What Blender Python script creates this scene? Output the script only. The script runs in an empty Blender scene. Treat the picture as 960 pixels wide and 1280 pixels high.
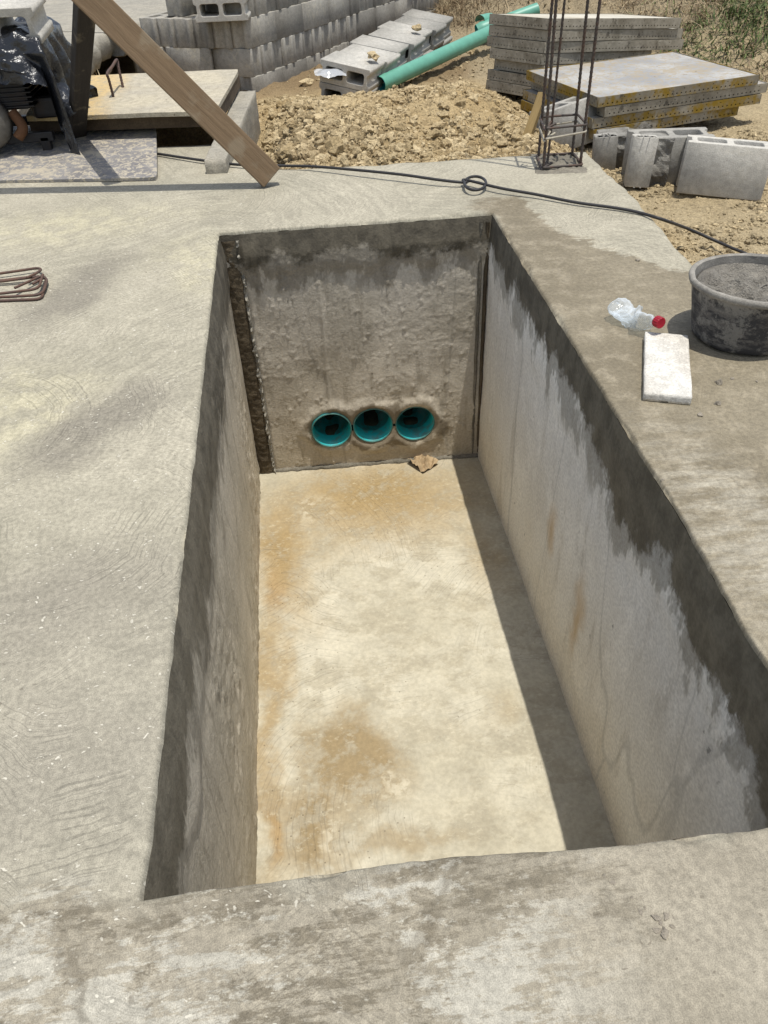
import bpy, bmesh, math, random
import numpy as np
from mathutils import Vector, Matrix, Euler
random.seed(7); rng = np.random.default_rng(11)
SC = bpy.context.scene; COL = SC.collection
PI = math.pi

# ------------------------------------------------------------------ camera calibration (vanishing points of the pit)
F = 981.0
def _n(v): v = np.array(v, float); return v/np.linalg.norm(v)
D_ = _n([58, 1165, 981]); Y_ = _n([-149, -818, 981]); Y_ = _n(Y_-D_*Y_.dot(D_)); X_ = np.cross(D_, Y_)
RM = np.array([X_, Y_, -D_]); CAMP = np.array([0, 0, 1.0])
def P(px, py, z=None, x=None, y=None):
    """photo pixel -> metres, on the plane z=, x= or y="""
    r = RM @ np.array([(px-480)/F, (py-640)/F, 1.0])
    if y is not None: t = y/r[1]
    elif x is not None: t = x/r[0]
    else: t = ((z or 0.0)-1.0)/r[2]
    return CAMP+t*r
cam = bpy.data.cameras.new('camera'); cob = bpy.data.objects.new('camera', cam); COL.objects.link(cob)
cam.sensor_fit = 'VERTICAL'; cam.sensor_height = 36; cam.sensor_width = 27; cam.lens = F/1280*36
cam.clip_start = 0.02; cam.clip_end = 500
cob.matrix_world = Matrix((( *[RM[0][0], -RM[0][1], -RM[0][2]], 0), (RM[1][0], -RM[1][1], -RM[1][2], 0),
                           (RM[2][0], -RM[2][1], -RM[2][2], 1.0), (0, 0, 0, 1)))
SC.camera = cob

# ------------------------------------------------------------------ light
SUN = Vector((.126, -.108, 1)).normalized()
sl = bpy.data.lights.new('sun', 'SUN'); sl.energy = 3.4; sl.angle = math.radians(.53); sl.color = (1, .97, .905)
so = bpy.data.objects.new('sun', sl); COL.objects.link(so); so.rotation_euler = SUN.to_track_quat('Z', 'Y').to_euler()
w = bpy.data.worlds.new('World'); SC.world = w; w.use_nodes = True
sk = w.node_tree.nodes.new('ShaderNodeTexSky'); sk.sky_type = 'NISHITA'; sk.sun_disc = False
sk.sun_elevation = math.asin(SUN.z); sk.sun_rotation = math.atan2(SUN.x, SUN.y)
bg = w.node_tree.nodes['Background']; bg.inputs[1].default_value = .15
hs = w.node_tree.nodes.new('ShaderNodeHueSaturation'); hs.inputs['Saturation'].default_value = .55   # bright hazy midday sky
w.node_tree.links.new(sk.outputs[0], hs.inputs['Color']); w.node_tree.links.new(hs.outputs[0], bg.inputs[0])
SC.view_settings.view_transform = 'Standard'; SC.view_settings.look = 'None'
SC.view_settings.exposure = 0.45; SC.view_settings.gamma = 1
SC.cycles.use_denoising = True; SC.cycles.adaptive_threshold = .004; SC.cycles.max_bounces = 6; SC.cycles.diffuse_bounces = 4; SC.cycles.glossy_bounces = 2; SC.cycles.transmission_bounces = 4; SC.cycles.transparent_max_bounces = 8
SC.cycles.caustics_reflective = False; SC.cycles.caustics_refractive = False

# ------------------------------------------------------------------ numpy noise
def _h(i, j, k, s):
    h = (i*374761393+j*668265263+k*2147483647+s*974634727) & 0xffffffff
    h = ((h ^ (h >> 13))*1274126177) & 0xffffffff
    return ((h ^ (h >> 16)) & 0xffff)/65535.0
def vn(p, s=0):
    p = np.asarray(p, float); f = np.floor(p).astype(np.int64); t = p-f; t = t*t*(3-2*t); r = 0
    for a in (0, 1):
        for b in (0, 1):
            for c in (0, 1):
                wgt = (t[..., 0] if a else 1-t[..., 0])*(t[..., 1] if b else 1-t[..., 1])*(t[..., 2] if c else 1-t[..., 2])
                r = r+wgt*_h(f[..., 0]+a, f[..., 1]+b, f[..., 2]+c, s)
    return r*2-1
def fbm(p, o=4, s=0):
    p = np.asarray(p, float); r = 0; a = 1; q = 0
    for i in range(o): r = r+a*vn(p*2**i+i*7.3, s+i); q += a; a *= .5
    return r/q
def sst(a, b, x): t = np.clip((x-a)/(b-a), 0, 1); return t*t*(3-2*t)

# ------------------------------------------------------------------ material helper
class Mat:
    def __init__(s, name, rough=.85, spec=.3, dim='3D'):
        s.dim = dim
        s.m = bpy.data.materials.new(name); s.m.use_nodes = True; s.t = s.m.node_tree; s.b = s.t.nodes['Principled BSDF']
        s.b.inputs['Roughness'].default_value = rough; s.b.inputs['Specular IOR Level'].default_value = spec
        s.tc = s.t.nodes.new('ShaderNodeTexCoord'); s.P = s.tc.outputs['Object']; s._h = None
    def new(s, typ, **kw):
        n = s.t.nodes.new('ShaderNode'+typ)
        for k, v in kw.items(): setattr(n, k, v)
        return n
    def put(s, sock, v):
        if v is None: return
        if isinstance(v, bpy.types.NodeSocket): s.t.links.new(v, sock)
        elif isinstance(v, (tuple, list)) and sock.type == 'RGBA': sock.default_value = (*v[:3], 1)
        else: sock.default_value = v
    def noise(s, scale, detail=4, rough=.55, p=None, dist=0, col=False):
        n = s.new('TexNoise', noise_dimensions=s.dim); s.put(n.inputs['Vector'], p or s.P); n.inputs['Scale'].default_value = scale
        n.inputs['Detail'].default_value = detail; n.inputs['Roughness'].default_value = rough; n.inputs['Distortion'].default_value = dist
        return n.outputs['Color' if col else 'Fac']
    def vor(s, scale, p=None, feat='F1', out='Distance', rnd=1.0):
        n = s.new('TexVoronoi', feature=feat, voronoi_dimensions=s.dim); s.put(n.inputs['Vector'], p or s.P); n.inputs['Scale'].default_value = scale
        n.inputs['Randomness'].default_value = rnd
        return n.outputs[out]
    def map(s, v, a, b, c=0., d=1., smooth=True):
        n = s.new('MapRange', interpolation_type='SMOOTHSTEP' if smooth else 'LINEAR')
        s.put(n.inputs[0], v)
        for i, q in enumerate((a, b, c, d)): s.put(n.inputs[i+1], q)
        return n.outputs[0]
    def ma(s, op, a, b=None, c=None):
        n = s.new('Math', operation=op); s.put(n.inputs[0], a); s.put(n.inputs[1], b); s.put(n.inputs[2], c); return n.outputs[0]
    def mul(s, a, b): return s.ma('MULTIPLY', a, b)
    def add(s, a, b): return s.ma('ADD', a, b)
    def mx(s, a, b): return s.ma('MAXIMUM', a, b)
    def vm(s, op, a, b=None, sc=None, out=0):
        n = s.new('VectorMath', operation=op); s.put(n.inputs[0], a); s.put(n.inputs[1], b)
        if sc is not None: s.put(n.inputs['Scale'], sc)
        return n.outputs['Value' if op in ('LENGTH', 'DISTANCE', 'DOT_PRODUCT') else 'Vector']
    def warp(s, amt, scale, p=None, detail=3):
        c = s.noise(scale, detail, .6, p, col=True)
        return s.vm('ADD', p or s.P, s.vm('SCALE', s.vm('SUBTRACT', c, (.5, .5, .5)), sc=amt*2))
    def xyz(s, p=None):
        n = s.new('SeparateXYZ'); s.put(n.inputs[0], p or s.P); return n.outputs
    def stretch(s, sx, sy, sz, p=None, rz=0):
        n = s.new('Mapping'); s.put(n.inputs[0], p or s.P); n.inputs['Scale'].default_value = (sx, sy, sz)
        n.inputs['Rotation'].default_value = (0, 0, rz); return n.outputs[0]
    def blob(s, p, c, r, rot=0, soft=.6):
        n = s.new('Mapping', vector_type='TEXTURE'); s.put(n.inputs[0], p)
        n.inputs['Location'].default_value = c if len(c) == 3 else (*c, 0)
        n.inputs['Rotation'].default_value = (0, 0, rot)
        n.inputs['Scale'].default_value = r if len(r) == 3 else (*r, 1000)
        return s.map(s.vm('LENGTH', n.outputs[0]), 1+soft*.3, 1-soft, 0, 1)
    def mix(s, f, a, b, blend='MIX'):
        n = s.new('Mix', data_type='RGBA', blend_type=blend); s.put(n.inputs[0], f); s.put(n.inputs[6], a); s.put(n.inputs[7], b)
        return n.outputs[2]
    def mixf(s, f, a, b):
        n = s.new('Mix', data_type='FLOAT'); s.put(n.inputs[0], f); s.put(n.inputs[2], a); s.put(n.inputs[3], b); return n.outputs[0]
    def gain(s, c, g):
        n = s.new('VectorMath', operation='SCALE'); s.put(n.inputs[0], c); s.put(n.inputs['Scale'], g); return n.outputs[0]
    def color(s, c): s.put(s.b.inputs['Base Color'], c); return s
    def rough(s, r): s.put(s.b.inputs['Roughness'], r); return s
    def bump(s, h, dist=.004, strength=1.0):
        n = s.new('Bump'); n.inputs['Strength'].default_value = strength; n.inputs['Distance'].default_value = dist
        s.put(n.inputs['Height'], h)
        if s._h: s.t.links.new(s._h, n.inputs['Normal'])
        s._h = n.outputs[0]; s.t.links.new(s._h, s.b.inputs['Normal']); return s
    def rand(s): return s.new('ObjectInfo').outputs['Random']
    def attr(s, name):
        n = s.new('Attribute'); n.attribute_name = name; return n.outputs['Fac']
    # trowel arcs: irregular rings round a random point near each cell
    def swirl(s, cell, freq, off=.5, p=None, warp=.012):
        p = p or s.P
        v = s.new('TexVoronoi', voronoi_dimensions='2D'); s.put(v.inputs['Vector'], s.warp(.10, 3.0, p, 2)); v.inputs['Scale'].default_value = cell
        ctr = s.vm('ADD', v.outputs['Position'], s.vm('SCALE', s.vm('SUBTRACT', v.outputs['Color'], (.5, .5, .5)), sc=2*off))
        d = s.vm('MULTIPLY', s.vm('SUBTRACT', p, ctr), (1, 1, 0))
        r = s.add(s.vm('LENGTH', d), s.mul(s.noise(11, 2, .6, p), warp*2))
        n = s.new('TexNoise', noise_dimensions='1D'); s.put(n.inputs['W'], s.add(s.mul(r, freq), s.mul(s.xyz(v.outputs['Color'])[0], 90.)))
        n.inputs['Scale'].default_value = 1; n.inputs['Detail'].default_value = 2; n.inputs['Roughness'].default_value = .6
        return n.outputs['Fac']

# ------------------------------------------------------------------ object helpers
def link(o, parent=None):
    COL.objects.link(o)
    if parent: o.parent = parent
    return o
def tag(o, label=None, cat=None, group=None, kind=None):
    for k, v in (('label', label), ('category', cat), ('group', group), ('kind', kind)):
        if v: o[k] = v
    return o
def empty(name, loc=(0, 0, 0), rot=(0, 0, 0), **k):
    o = bpy.data.objects.new(name, None); o.empty_display_size = .1; link(o)
    o.location = loc; o.rotation_euler = rot; return tag(o, **k)
def mk(name, V, Fc, mat, parent=None, smooth=True, loc=None, rot=None, attrs=None):
    me = bpy.data.meshes.new(name); me.from_pydata([tuple(map(float, v)) for v in V], [], [tuple(map(int, f)) for f in Fc]); me.update()
    me.polygons.foreach_set('use_smooth', [smooth]*len(me.polygons))
    if attrs:
        for k, a in attrs.items():
            at = me.attributes.new(k, 'FLOAT', 'POINT'); at.data.foreach_set('value', np.asarray(a, np.float32))
    if mat: me.materials.append(mat.m if isinstance(mat, Mat) else mat)
    o = bpy.data.objects.new(name, me); link(o, parent)
    if loc is not None: o.location = loc
    if rot is not None: o.rotation_euler = rot
    return o
def bmo(name, bm, mat, parent=None, smooth=False, loc=None, rot=None):
    me = bpy.data.meshes.new(name); bm.normal_update(); bm.to_mesh(me); bm.free()
    me.polygons.foreach_set('use_smooth', [smooth]*len(me.polygons))
    if mat: me.materials.append(mat.m if isinstance(mat, Mat) else mat)
    o = bpy.data.objects.new(name, me); link(o, parent)
    if loc is not None: o.location = loc
    if rot is not None: o.rotation_euler = rot
    return o
def gridfaces(nu, nv, base=0, wrap=False):
    f = []
    for i in range(nu if wrap else nu-1):
        for j in range(nv-1):
            a = base+i*nv+j; b = base+((i+1) % nu)*nv+j
            f.append((a, b, b+1, a+1))
    return f
def bevbox(sx, sy, sz, b=.004, seg=2, c=(0, 0, 0)):
    bm = bmesh.new(); bmesh.ops.create_cube(bm, size=1)
    for v in bm.verts: v.co = Vector((v.co.x*sx+c[0], v.co.y*sy+c[1], v.co.z*sz+c[2]))
    if b: bmesh.ops.bevel(bm, geom=list(bm.edges), offset=b, segments=seg, affect='EDGES', profile=.6)
    return bm
def roughbox(sx, sy, sz, step=.02, amp=.004, c=(0, 0, 0), freq=18, seed=0, face_amp=None, wear=1.):
    """box of finely divided, worn faces (rough concrete, broken edges)"""
    bm = bmesh.new(); bmesh.ops.create_cube(bm, size=1)
    for v in bm.verts: v.co = Vector((v.co.x*sx, v.co.y*sy, v.co.z*sz))
    for ax, L in ((0, sx), (1, sy), (2, sz)):
        n = max(2, int(L/step))
        for k in range(1, n):
            no = [0, 0, 0]; no[ax] = 1; co = [0, 0, 0]; co[ax] = -L/2+L*k/n
            bmesh.ops.bisect_plane(bm, geom=bm.verts[:]+bm.edges[:]+bm.faces[:], plane_co=co, plane_no=no)
    bm.normal_update()
    A = np.array([v.co[:] for v in bm.verts]); N = np.array([v.normal[:] for v in bm.verts])
    d = fbm(A*freq+seed*3.1, 4, seed)*amp
    # wear the edges: pull in points close to two faces
    e = np.sort(np.stack([sx/2-abs(A[:, 0]), sy/2-abs(A[:, 1]), sz/2-abs(A[:, 2])]), axis=0)[1]
    d = d-wear*np.clip(1-e/(step*1.2), 0, 1)*(step*.25+amp*(.5+vn(A*40, seed+5)*.8))
    if face_amp:
        ax, sgn, am = face_amp; m = np.clip(N[:, ax]*sgn, 0, 1)
        d = d+m*fbm(A*22, 4, seed+9)*am
    A = A+N*d[:, None]+np.array(c)
    for v, a in zip(bm.verts, A): v.co = Vector(a)
    return bm
def tube_data(path, rad, seg=10, cap=True, rfun=None):
    p = np.array(path, float); n = len(p); V = []; T = np.gradient(p, axis=0); T /= np.linalg.norm(T, axis=1)[:, None]+1e-9
    u = np.cross(T[0], [0, 0, 1.]); u = u if np.linalg.norm(u) > .1 else np.cross(T[0], [1., 0, 0]); u /= np.linalg.norm(u)
    for i in range(n):
        u = u-T[i]*u.dot(T[i]); u /= np.linalg.norm(u); v = np.cross(T[i], u)
        r = rad[i] if hasattr(rad, '__len__') else rad
        for k in range(seg):
            a = 2*PI*k/seg; V.append(p[i]+r*(math.cos(a)*u+math.sin(a)*v))
    Fc = []
    for i in range(n-1):
        for k in range(seg):
            Fc.append((i*seg+k, i*seg+(k+1) % seg, (i+1)*seg+(k+1) % seg, (i+1)*seg+k))
    if cap: Fc += [tuple(range(seg))[::-1], tuple(range((n-1)*seg, n*seg))]
    return V, Fc
def resample(pts, n):
    p = np.array(pts, float); d = np.r_[0, np.cumsum(np.linalg.norm(np.diff(p, axis=0), axis=1))]
    t = np.linspace(0, d[-1], n); return np.stack([np.interp(t, d, p[:, k]) for k in range(p.shape[1])], 1)
def smoothpath(pts, n):
    """Catmull-Rom through the points"""
    p = np.array(pts, float); p = np.vstack([2*p[0]-p[1], p, 2*p[-1]-p[-2]]); out = []
    m = len(p)-3
    for i in range(n):
        t = i/(n-1)*m; k = min(int(t), m-1); t -= k; a, b, c, d = p[k:k+4]
        out.append(.5*((2*b)+(-a+c)*t+(2*a-5*b+4*c-d)*t*t+(-a+3*b-3*c+d)*t**3))
    return np.array(out)
def lathe(prof, seg=48):
    V = []; n = len(prof)
    for k in range(seg):
        a = 2*PI*k/seg
        for r, z in prof: V.append((r*math.cos(a), r*math.sin(a), z))
    return V, gridfaces(seg, n, wrap=True)
def extrude_profile(outer, holes, depth, bev=.003):
    """a flat outline with holes, given depth along z (closed solid)"""
    cu = bpy.data.curves.new('tmp', 'CURVE'); cu.dimensions = '2D'; cu.fill_mode = 'BOTH'; cu.extrude = depth/2-bev
    cu.bevel_depth = bev; cu.bevel_resolution = 1; cu.offset = -bev
    for loop in [outer]+holes:
        sp = cu.splines.new('POLY'); sp.points.add(len(loop)-1); sp.use_cyclic_u = True
        for q, (x, y) in zip(sp.points, loop): q.co = (x, y, 0, 1)
    ob = bpy.data.objects.new('tmp', cu); me = bpy.data.meshes.new_from_object(ob)
    bpy.data.objects.remove(ob); bpy.data.curves.remove(cu)
    me.transform(Matrix.Translation((0, 0, depth/2))); return me
def rrect(cx, cy, w, h, r, n=4):
    o = []
    for (sx, sy, a0) in ((1, 1, 0), (-1, 1, PI/2), (-1, -1, PI), (1, -1, 1.5*PI)):
        for k in range(n+1):
            a = a0+PI/2*k/n; o.append((cx+sx*(w/2-r)+r*math.cos(a), cy+sy*(h/2-r)+r*math.sin(a)))
    return o
ORD = ['first', 'second', 'third', 'fourth', 'fifth', 'sixth', 'seventh', 'eighth', 'ninth', 'tenth', 'eleventh', 'twelfth', 'thirteenth',
       'fourteenth', 'fifteenth', 'sixteenth', 'seventeenth', 'eighteenth', 'nineteenth', 'twentieth', 'twenty-first', 'twenty-second',
       'twenty-third', 'twenty-fourth', 'twenty-fifth', 'twenty-sixth']
# ------------------------------------------------------------------ materials
def C(r, g, b, k=.62):
    """colour as it looks in full sun (sRGB) -> base colour"""
    f = lambda c: ((c/255+.055)/1.055)**2.4 if c > 10 else c/255/12.92
    return tuple(f(c)*k for c in (r, g, b))
def W(px, py, z=0): return tuple(P(px, py, z=z)[:2])

def slab_material():
    m = Mat('trowelled concrete', .82, .25, '2D'); p = m.P; x, y, z = m.xyz()
    pw = m.warp(.09, 5, detail=3); pw2 = m.warp(.025, 24, detail=2); wx, wy, _ = m.xyz(pw)
    n1 = m.noise(2.3, 4, .6); n2 = m.noise(14, 5, .65); n3 = m.noise(95, 5, .7); n4 = m.noise(600, 2, .6)
    col = m.mix(m.map(n1, .3, .7), C(177, 170, 150), C(195, 187, 166))
    # pale yellowish cement dust and grey floated patches on the left side
    yel = m.mx(m.blob(pw, W(70, 285), (.55, .22), .15, .9), m.mx(m.blob(pw, W(25, 520), (.26, .30), .6, .9), m.blob(pw, W(250, 330), (.14, .30), .2, .9)))
    col = m.mix(m.mul(yel, m.map(n2, .35, .62, .15, .6)), col, C(210, 201, 168))
    gry = m.mx(m.blob(pw, W(95, 362), (.34, .12), 1.15, .7), m.blob(pw, W(115, 535), (.26, .13), .85, .6))
    gry = m.mx(gry, m.mul(m.blob(pw, W(60, 760), (.34, .17), .2, .9), .8))
    gry = m.mx(gry, m.mul(m.blob(pw, W(70, 960), (.30, .17), .2, .9), .65))
    col = m.mix(m.mul(gry, m.map(n2, .3, .6, .65, .95)), col, C(152, 145, 130))
    col = m.mix(m.mul(m.map(y, 1.35, .8), .45), col, C(172, 165, 148))
    # damp newly floated strip along the right side of the pit
    right = m.map(wx, .60, .66); streak = m.noise(8, 6, .75, m.stretch(1, 4, 1, None, .5))
    rag = m.mul(m.ma('SUBTRACT', streak, .5), .9)
    dry = m.mx(m.map(m.add(m.blob(pw, W(775, 255), (.36, .75), .22, .5), rag), .42, .52), m.map(m.add(wy, m.mul(rag, .3)), 2.86, 2.96))
    damp = m.mul(right, m.ma('SUBTRACT', 1, dry))
    dcol = m.mix(m.map(n1, .3, .7), C(138, 127, 105), C(155, 144, 121))
    dcol = m.mix(m.mul(m.map(n2, .5, .66), .4), dcol, C(172, 161, 139))
    pal = m.mul(m.blob(pw, W(930, 660), (.15, .46), .05, .8), m.map(streak, .36, .68))
    dcol = m.mix(m.mul(pal, .8), dcol, C(190, 182, 163))
    col = m.mix(damp, col, dcol)
    # the near strip: patchy half-dry skim
    front = m.map(wy, .52, .46)
    fb = m.noise(4.2, 7, .78, m.stretch(1, 1.7, 1, None, -.35)); fs = m.noise(9, 6, .8, m.stretch(1, 5, 1, None, -.5))
    fcol = m.mix(m.map(n1, .3, .7), C(160, 151, 132), C(174, 165, 146))
    leftish = m.map(x, .36, .12)
    fcol = m.mix(m.mul(leftish, m.map(m.add(fb, m.mul(m.ma('SUBTRACT', fs, .5), .8)), .49, .58)), fcol, C(190, 184, 168))
    fcol = m.mix(m.mul(m.map(x, .5, .15), m.mul(m.map(fb, .50, .42), m.map(fs, .42, .54))), fcol, C(134, 125, 107))
    sc = m.mx(m.blob(pw2, W(545, 1130), (.11, .010), .95, .7), m.blob(pw2, W(90, 1215), (.10, .009), -1.05, .7))
    sc = m.mx(sc, m.blob(pw2, W(400, 1105), (.24, .016), .06, .8))
    fcol = m.mix(m.mul(sc, .5), fcol, C(116, 107, 90))
    col = m.mix(front, col, fcol)
    # trowel marks: thin irregular arcs in patches, groove shade painted into the colour
    s1 = m.swirl(2.3, 210, .6); s2 = m.swirl(4.6, 340, .45); s3 = m.swirl(1.7, 42, .7, warp=.03)
    sm = m.map(m.noise(1.9, 3, .6), .38, .54)
    col = m.mix(m.mul(m.map(s3, .46, .60), m.mul(m.mul(sm, .42), m.ma('SUBTRACT', 1, m.mx(m.mul(damp, .6), m.mul(front, .7))))), col, m.gain(col, .80))
    col = m.mix(m.mul(m.map(s3, .48, .36), m.mul(sm, .4)), col, m.gain(col, 1.15))
    k1 = m.map(n2, .34, .50); m1 = m.map(m.noise(3.1, 3, .6), .44, .58)
    ln = m.mx(m.mul(m.map(s1, .53, .63), m.mul(m1, k1)), m.mul(m.map(s2, .54, .64), m.mul(m.map(n1, .45, .57), k1)))
    ln = m.mul(ln, m.ma('SUBTRACT', 1, m.mx(m.mul(damp, .7), m.mul(front, m.map(x, .0, .3, .3, .85)))))
    col = m.mix(m.mul(ln, .62), col, m.gain(col, .6))
    lt = m.mul(m.map(s1, .42, .32), m.mul(m1, k1)); col = m.mix(m.mul(lt, .22), col, m.gain(col, 1.25))
    g = m.mul(m.mul(m.map(n3, .3, .7, .84, 1.15), m.map(n2, .3, .7, .92, 1.08)), m.map(n4, .3, .7, .84, 1.16))
    col = m.gain(col, g)
    # white flecks and dark crumbs
    vp = m.stretch(1, 2.0, 1, m.warp(.012, 40, detail=1), .5); fm = m.map(n1, .44, .56)
    fl = m.mul(m.map(m.add(m.vor(46, vp), m.mul(m.ma('SUBTRACT', n3, .5), .7)), .12, .03), m.mul(m.map(m.noise(21, 1), .50, .62), m.map(x, .2, -.3, .12, 1)))
    col = m.mix(m.mul(fl, .8), col, C(240, 233, 214))
    dk = m.map(m.vor(17, m.vm('ADD', vp, (3.3, 1.7, 0))), .055, .035); col = m.mix(m.mul(m.mul(dk, fm), .4), col, C(92, 82, 68))
    m.color(col); m.rough(m.mixf(damp, .86, .68))
    h = m.add(m.mul(n2, .5), m.mul(n3, .3)); m.bump(h, .006, .8); return m

def wall_material(name, band, base, dampc, drip=1.0, streak=True, axis='y', lowtan=0.0, rough_patch=0.5, chalk=.4):
    """cast concrete with a ragged band of damp fresh plaster below the rim; band = [(coord, depth), ...] along the wall"""
    m = Mat(name, .85, .25); x, y, z = m.xyz(); u = y if axis == 'y' else x
    (u0, d0), (u1, d1) = band
    lim = m.map(u, u0, u1, d0, d1, smooth=False)
    uv = m.stretch(1, 1, .14); coarse = m.noise(3.2, 4, .6, m.stretch(1, 1, .5)); dr = m.noise(6, 5, .66, m.stretch(1, 1, .45)); fine = m.noise(55, 3, .65)
    lim = m.add(lim, m.mul(m.ma('SUBTRACT', coarse, .5), .34))
    lim = m.add(lim, m.mul(m.ma('SUBTRACT', dr, .5), .26*drip))
    lim = m.add(lim, m.mul(m.ma('SUBTRACT', fine, .5), .07))
    depth = m.mul(z, -1); t = m.ma('SUBTRACT', lim, depth)
    dmask = m.map(m.add(t, m.mul(m.ma('SUBTRACT', m.noise(90, 3, .7), .5), .05)), -.022, .018)
    thin = m.map(t, -.22, .0)                                   # thinner skim under the band
    n1 = m.noise(2.6, 4, .6); n2 = m.noise(17, 5, .65); n3 = m.noise(110, 3, .6); vs = m.noise(13, 4, .7, uv)
    col = m.mix(m.map(n1, .32, .68), base[0], base[1])
    col = m.mix(m.mul(m.map(vs, .52, .68), .55), col, base[2])
    col = m.mix(m.mul(m.map(n2, .55, .68), .4), col, m.gain(base[0], 1.12))
    ck = m.map(m.noise(4.5, 6, .78, m.stretch(1, 1, .7)), .52, .62); col = m.mix(m.mul(ck, chalk), col, m.gain(base[0], 1.22))
    if lowtan: col = m.mix(m.mul(m.map(depth, .5, 1.05), m.map(n1, .25, .6, .3*lowtan, lowtan)), col, base[3])
    sk = m.mul(m.map(thin, .02, .7), m.map(m.add(m.noise(8, 5, .75, m.stretch(1, 1, .4)), m.mul(m.ma('SUBTRACT', thin, .5), .25)), .49, .58))
    col = m.mix(m.mul(sk, .6), col, m.gain(dampc, 1.9))
    # fine vertical cracks and runs, pits
    cr = m.map(m.vor(1.6, m.warp(.12, 4, m.stretch(1, 1, .22), 2), 'DISTANCE_TO_EDGE'), .012, .002)
    col = m.mix(m.mul(cr, .3), col, m.gain(base[0], .4))
    pt = m.mul(m.map(m.vor(21, m.stretch(1, 1, .45, m.warp(.02, 30))), .10, .05), m.map(m.noise(4, 2), .5, .6))
    col = m.mix(m.mul(pt, .8), col, m.gain(base[0], .3))
    dcol = m.mix(m.map(n2, .35, .65), m.gain(dampc, .85), m.gain(dampc, 1.4)); dcol = m.mix(m.mul(m.map(vs, .5, .66), .6), dcol, m.gain(dampc, 1.75))
    col = m.mix(dmask, col, dcol)
    col = m.mix(1, col, m.gain(col, m.map(n3, .3, .7, .88, 1.12)))
    m.color(col); m.rough(m.mixf(dmask, .88, .62))
    h = m.add(m.mul(n2, .6), m.mul(n3, .3)); 
    m.bump(h, .006, rough_patch); m.damp = dmask; return m

def floor_material():
    m = Mat('stained pit floor', .72, .3, '2D'); zf = -1.06
    pw = m.warp(.13, 4, detail=4)
    n1 = m.noise(2.6, 5, .6); n2 = m.noise(11, 6, .68); n3 = m.noise(70, 4, .6); n5 = m.noise(5, 6, .7, m.stretch(1, 1.5, 1, None, .5))
    cream = m.mix(m.map(n1, .3, .7), C(207, 198, 173), C(225, 217, 194))
    col = m.mix(m.mul(m.map(n5, .46, .6), .7), cream, C(192, 182, 157))
    B = lambda px, py, r, rot=0, soft=.9: m.blob(pw, (*W(px, py, zf), 0), r, rot, soft)
    tan = m.mx(B(470, 620, (.55, .38)), m.mx(B(355, 690, (.17, .45)), m.mul(B(335, 880, (.07, .8)), .8)))
    tan = m.mx(tan, m.mul(B(600, 690, (.12, .3)), .5))
    col = m.mix(m.mul(tan, m.map(n2, .32, .5, .6, 1)), col, C(182, 157, 112))
    brn = m.mx(B(440, 945, (.17, .22), .3, .6), m.mx(B(400, 1030, (.14, .15), 0, .7), m.mul(B(500, 1050, (.22, .05)), .7)))
    brn = m.mx(brn, m.mul(B(625, 890, (.08, .1)), .45))
    brn = m.mx(brn, m.mul(B(340, 1020, (.05, .1)), .8))
    col = m.mix(m.mul(brn, m.map(n2, .36, .54, .4, .95)), col, C(166, 145, 107))
    org = m.mx(B(345, 740, (.06, .14)), B(335, 1035, (.03, .08))); col = m.mix(m.mul(org, .5), col, C(190, 154, 100))
    wht = m.mul(m.mx(B(480, 985, (.06, .05)), m.mx(B(395, 640, (.09, .09)), B(425, 1035, (.05, .06)))), m.map(n2, .45, .55))
    col = m.mix(m.mul(wht, .6), col, C(238, 229, 204))
    fl = m.mul(m.map(m.noise(36, 4, .7, m.stretch(1, 1.7, 1, None, .6)), .56, .66), m.map(n5, .42, .56))
    col = m.mix(m.mul(fl, .3), col, C(238, 229, 202))
    sw = m.mul(m.map(m.swirl(2.2, 150, .6), .53, .66), m.map(n1, .44, .58)); col = m.mix(m.mul(sw, .4), col, m.gain(col, .6))
    dk = m.mul(m.map(m.vor(17), .05, .025), m.map(n1, .48, .58)); col = m.mix(m.mul(dk, .6), col, C(96, 82, 60))
    col = m.mix(1, col, m.gain(col, m.map(n3, .3, .7, .93, 1.07)))
    col = m.mix(1, col, m.gain(col, m.map(n2, .3, .7, .92, 1.08)))
    m.color(col); m.rough(m.mixf(tan, .78, .6))
    m.bump(m.add(m.mul(n2, .5), m.mul(n3, .25)), .005, .6); return m

def rough_concrete(name, a, b, bumpd=.006, scale=1., spec=.25):
    m = Mat(name, .88, spec); n1 = m.noise(5*scale, 4, .6); n2 = m.noise(28*scale, 5, .7); n3 = m.noise(160*scale, 3, .6)
    col = m.mix(m.map(n1, .3, .7), a, b); col = m.mix(m.map(n2, .44, .56), col, m.gain(col, .72))
    col = m.gain(col, m.mul(m.map(n2, .3, .7, .85, 1.15), m.map(n3, .3, .7, .86, 1.14)))
    m.color(col); m.bump(m.add(m.mul(n2, .6), m.mul(n3, .35)), bumpd, .8); return m

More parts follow.
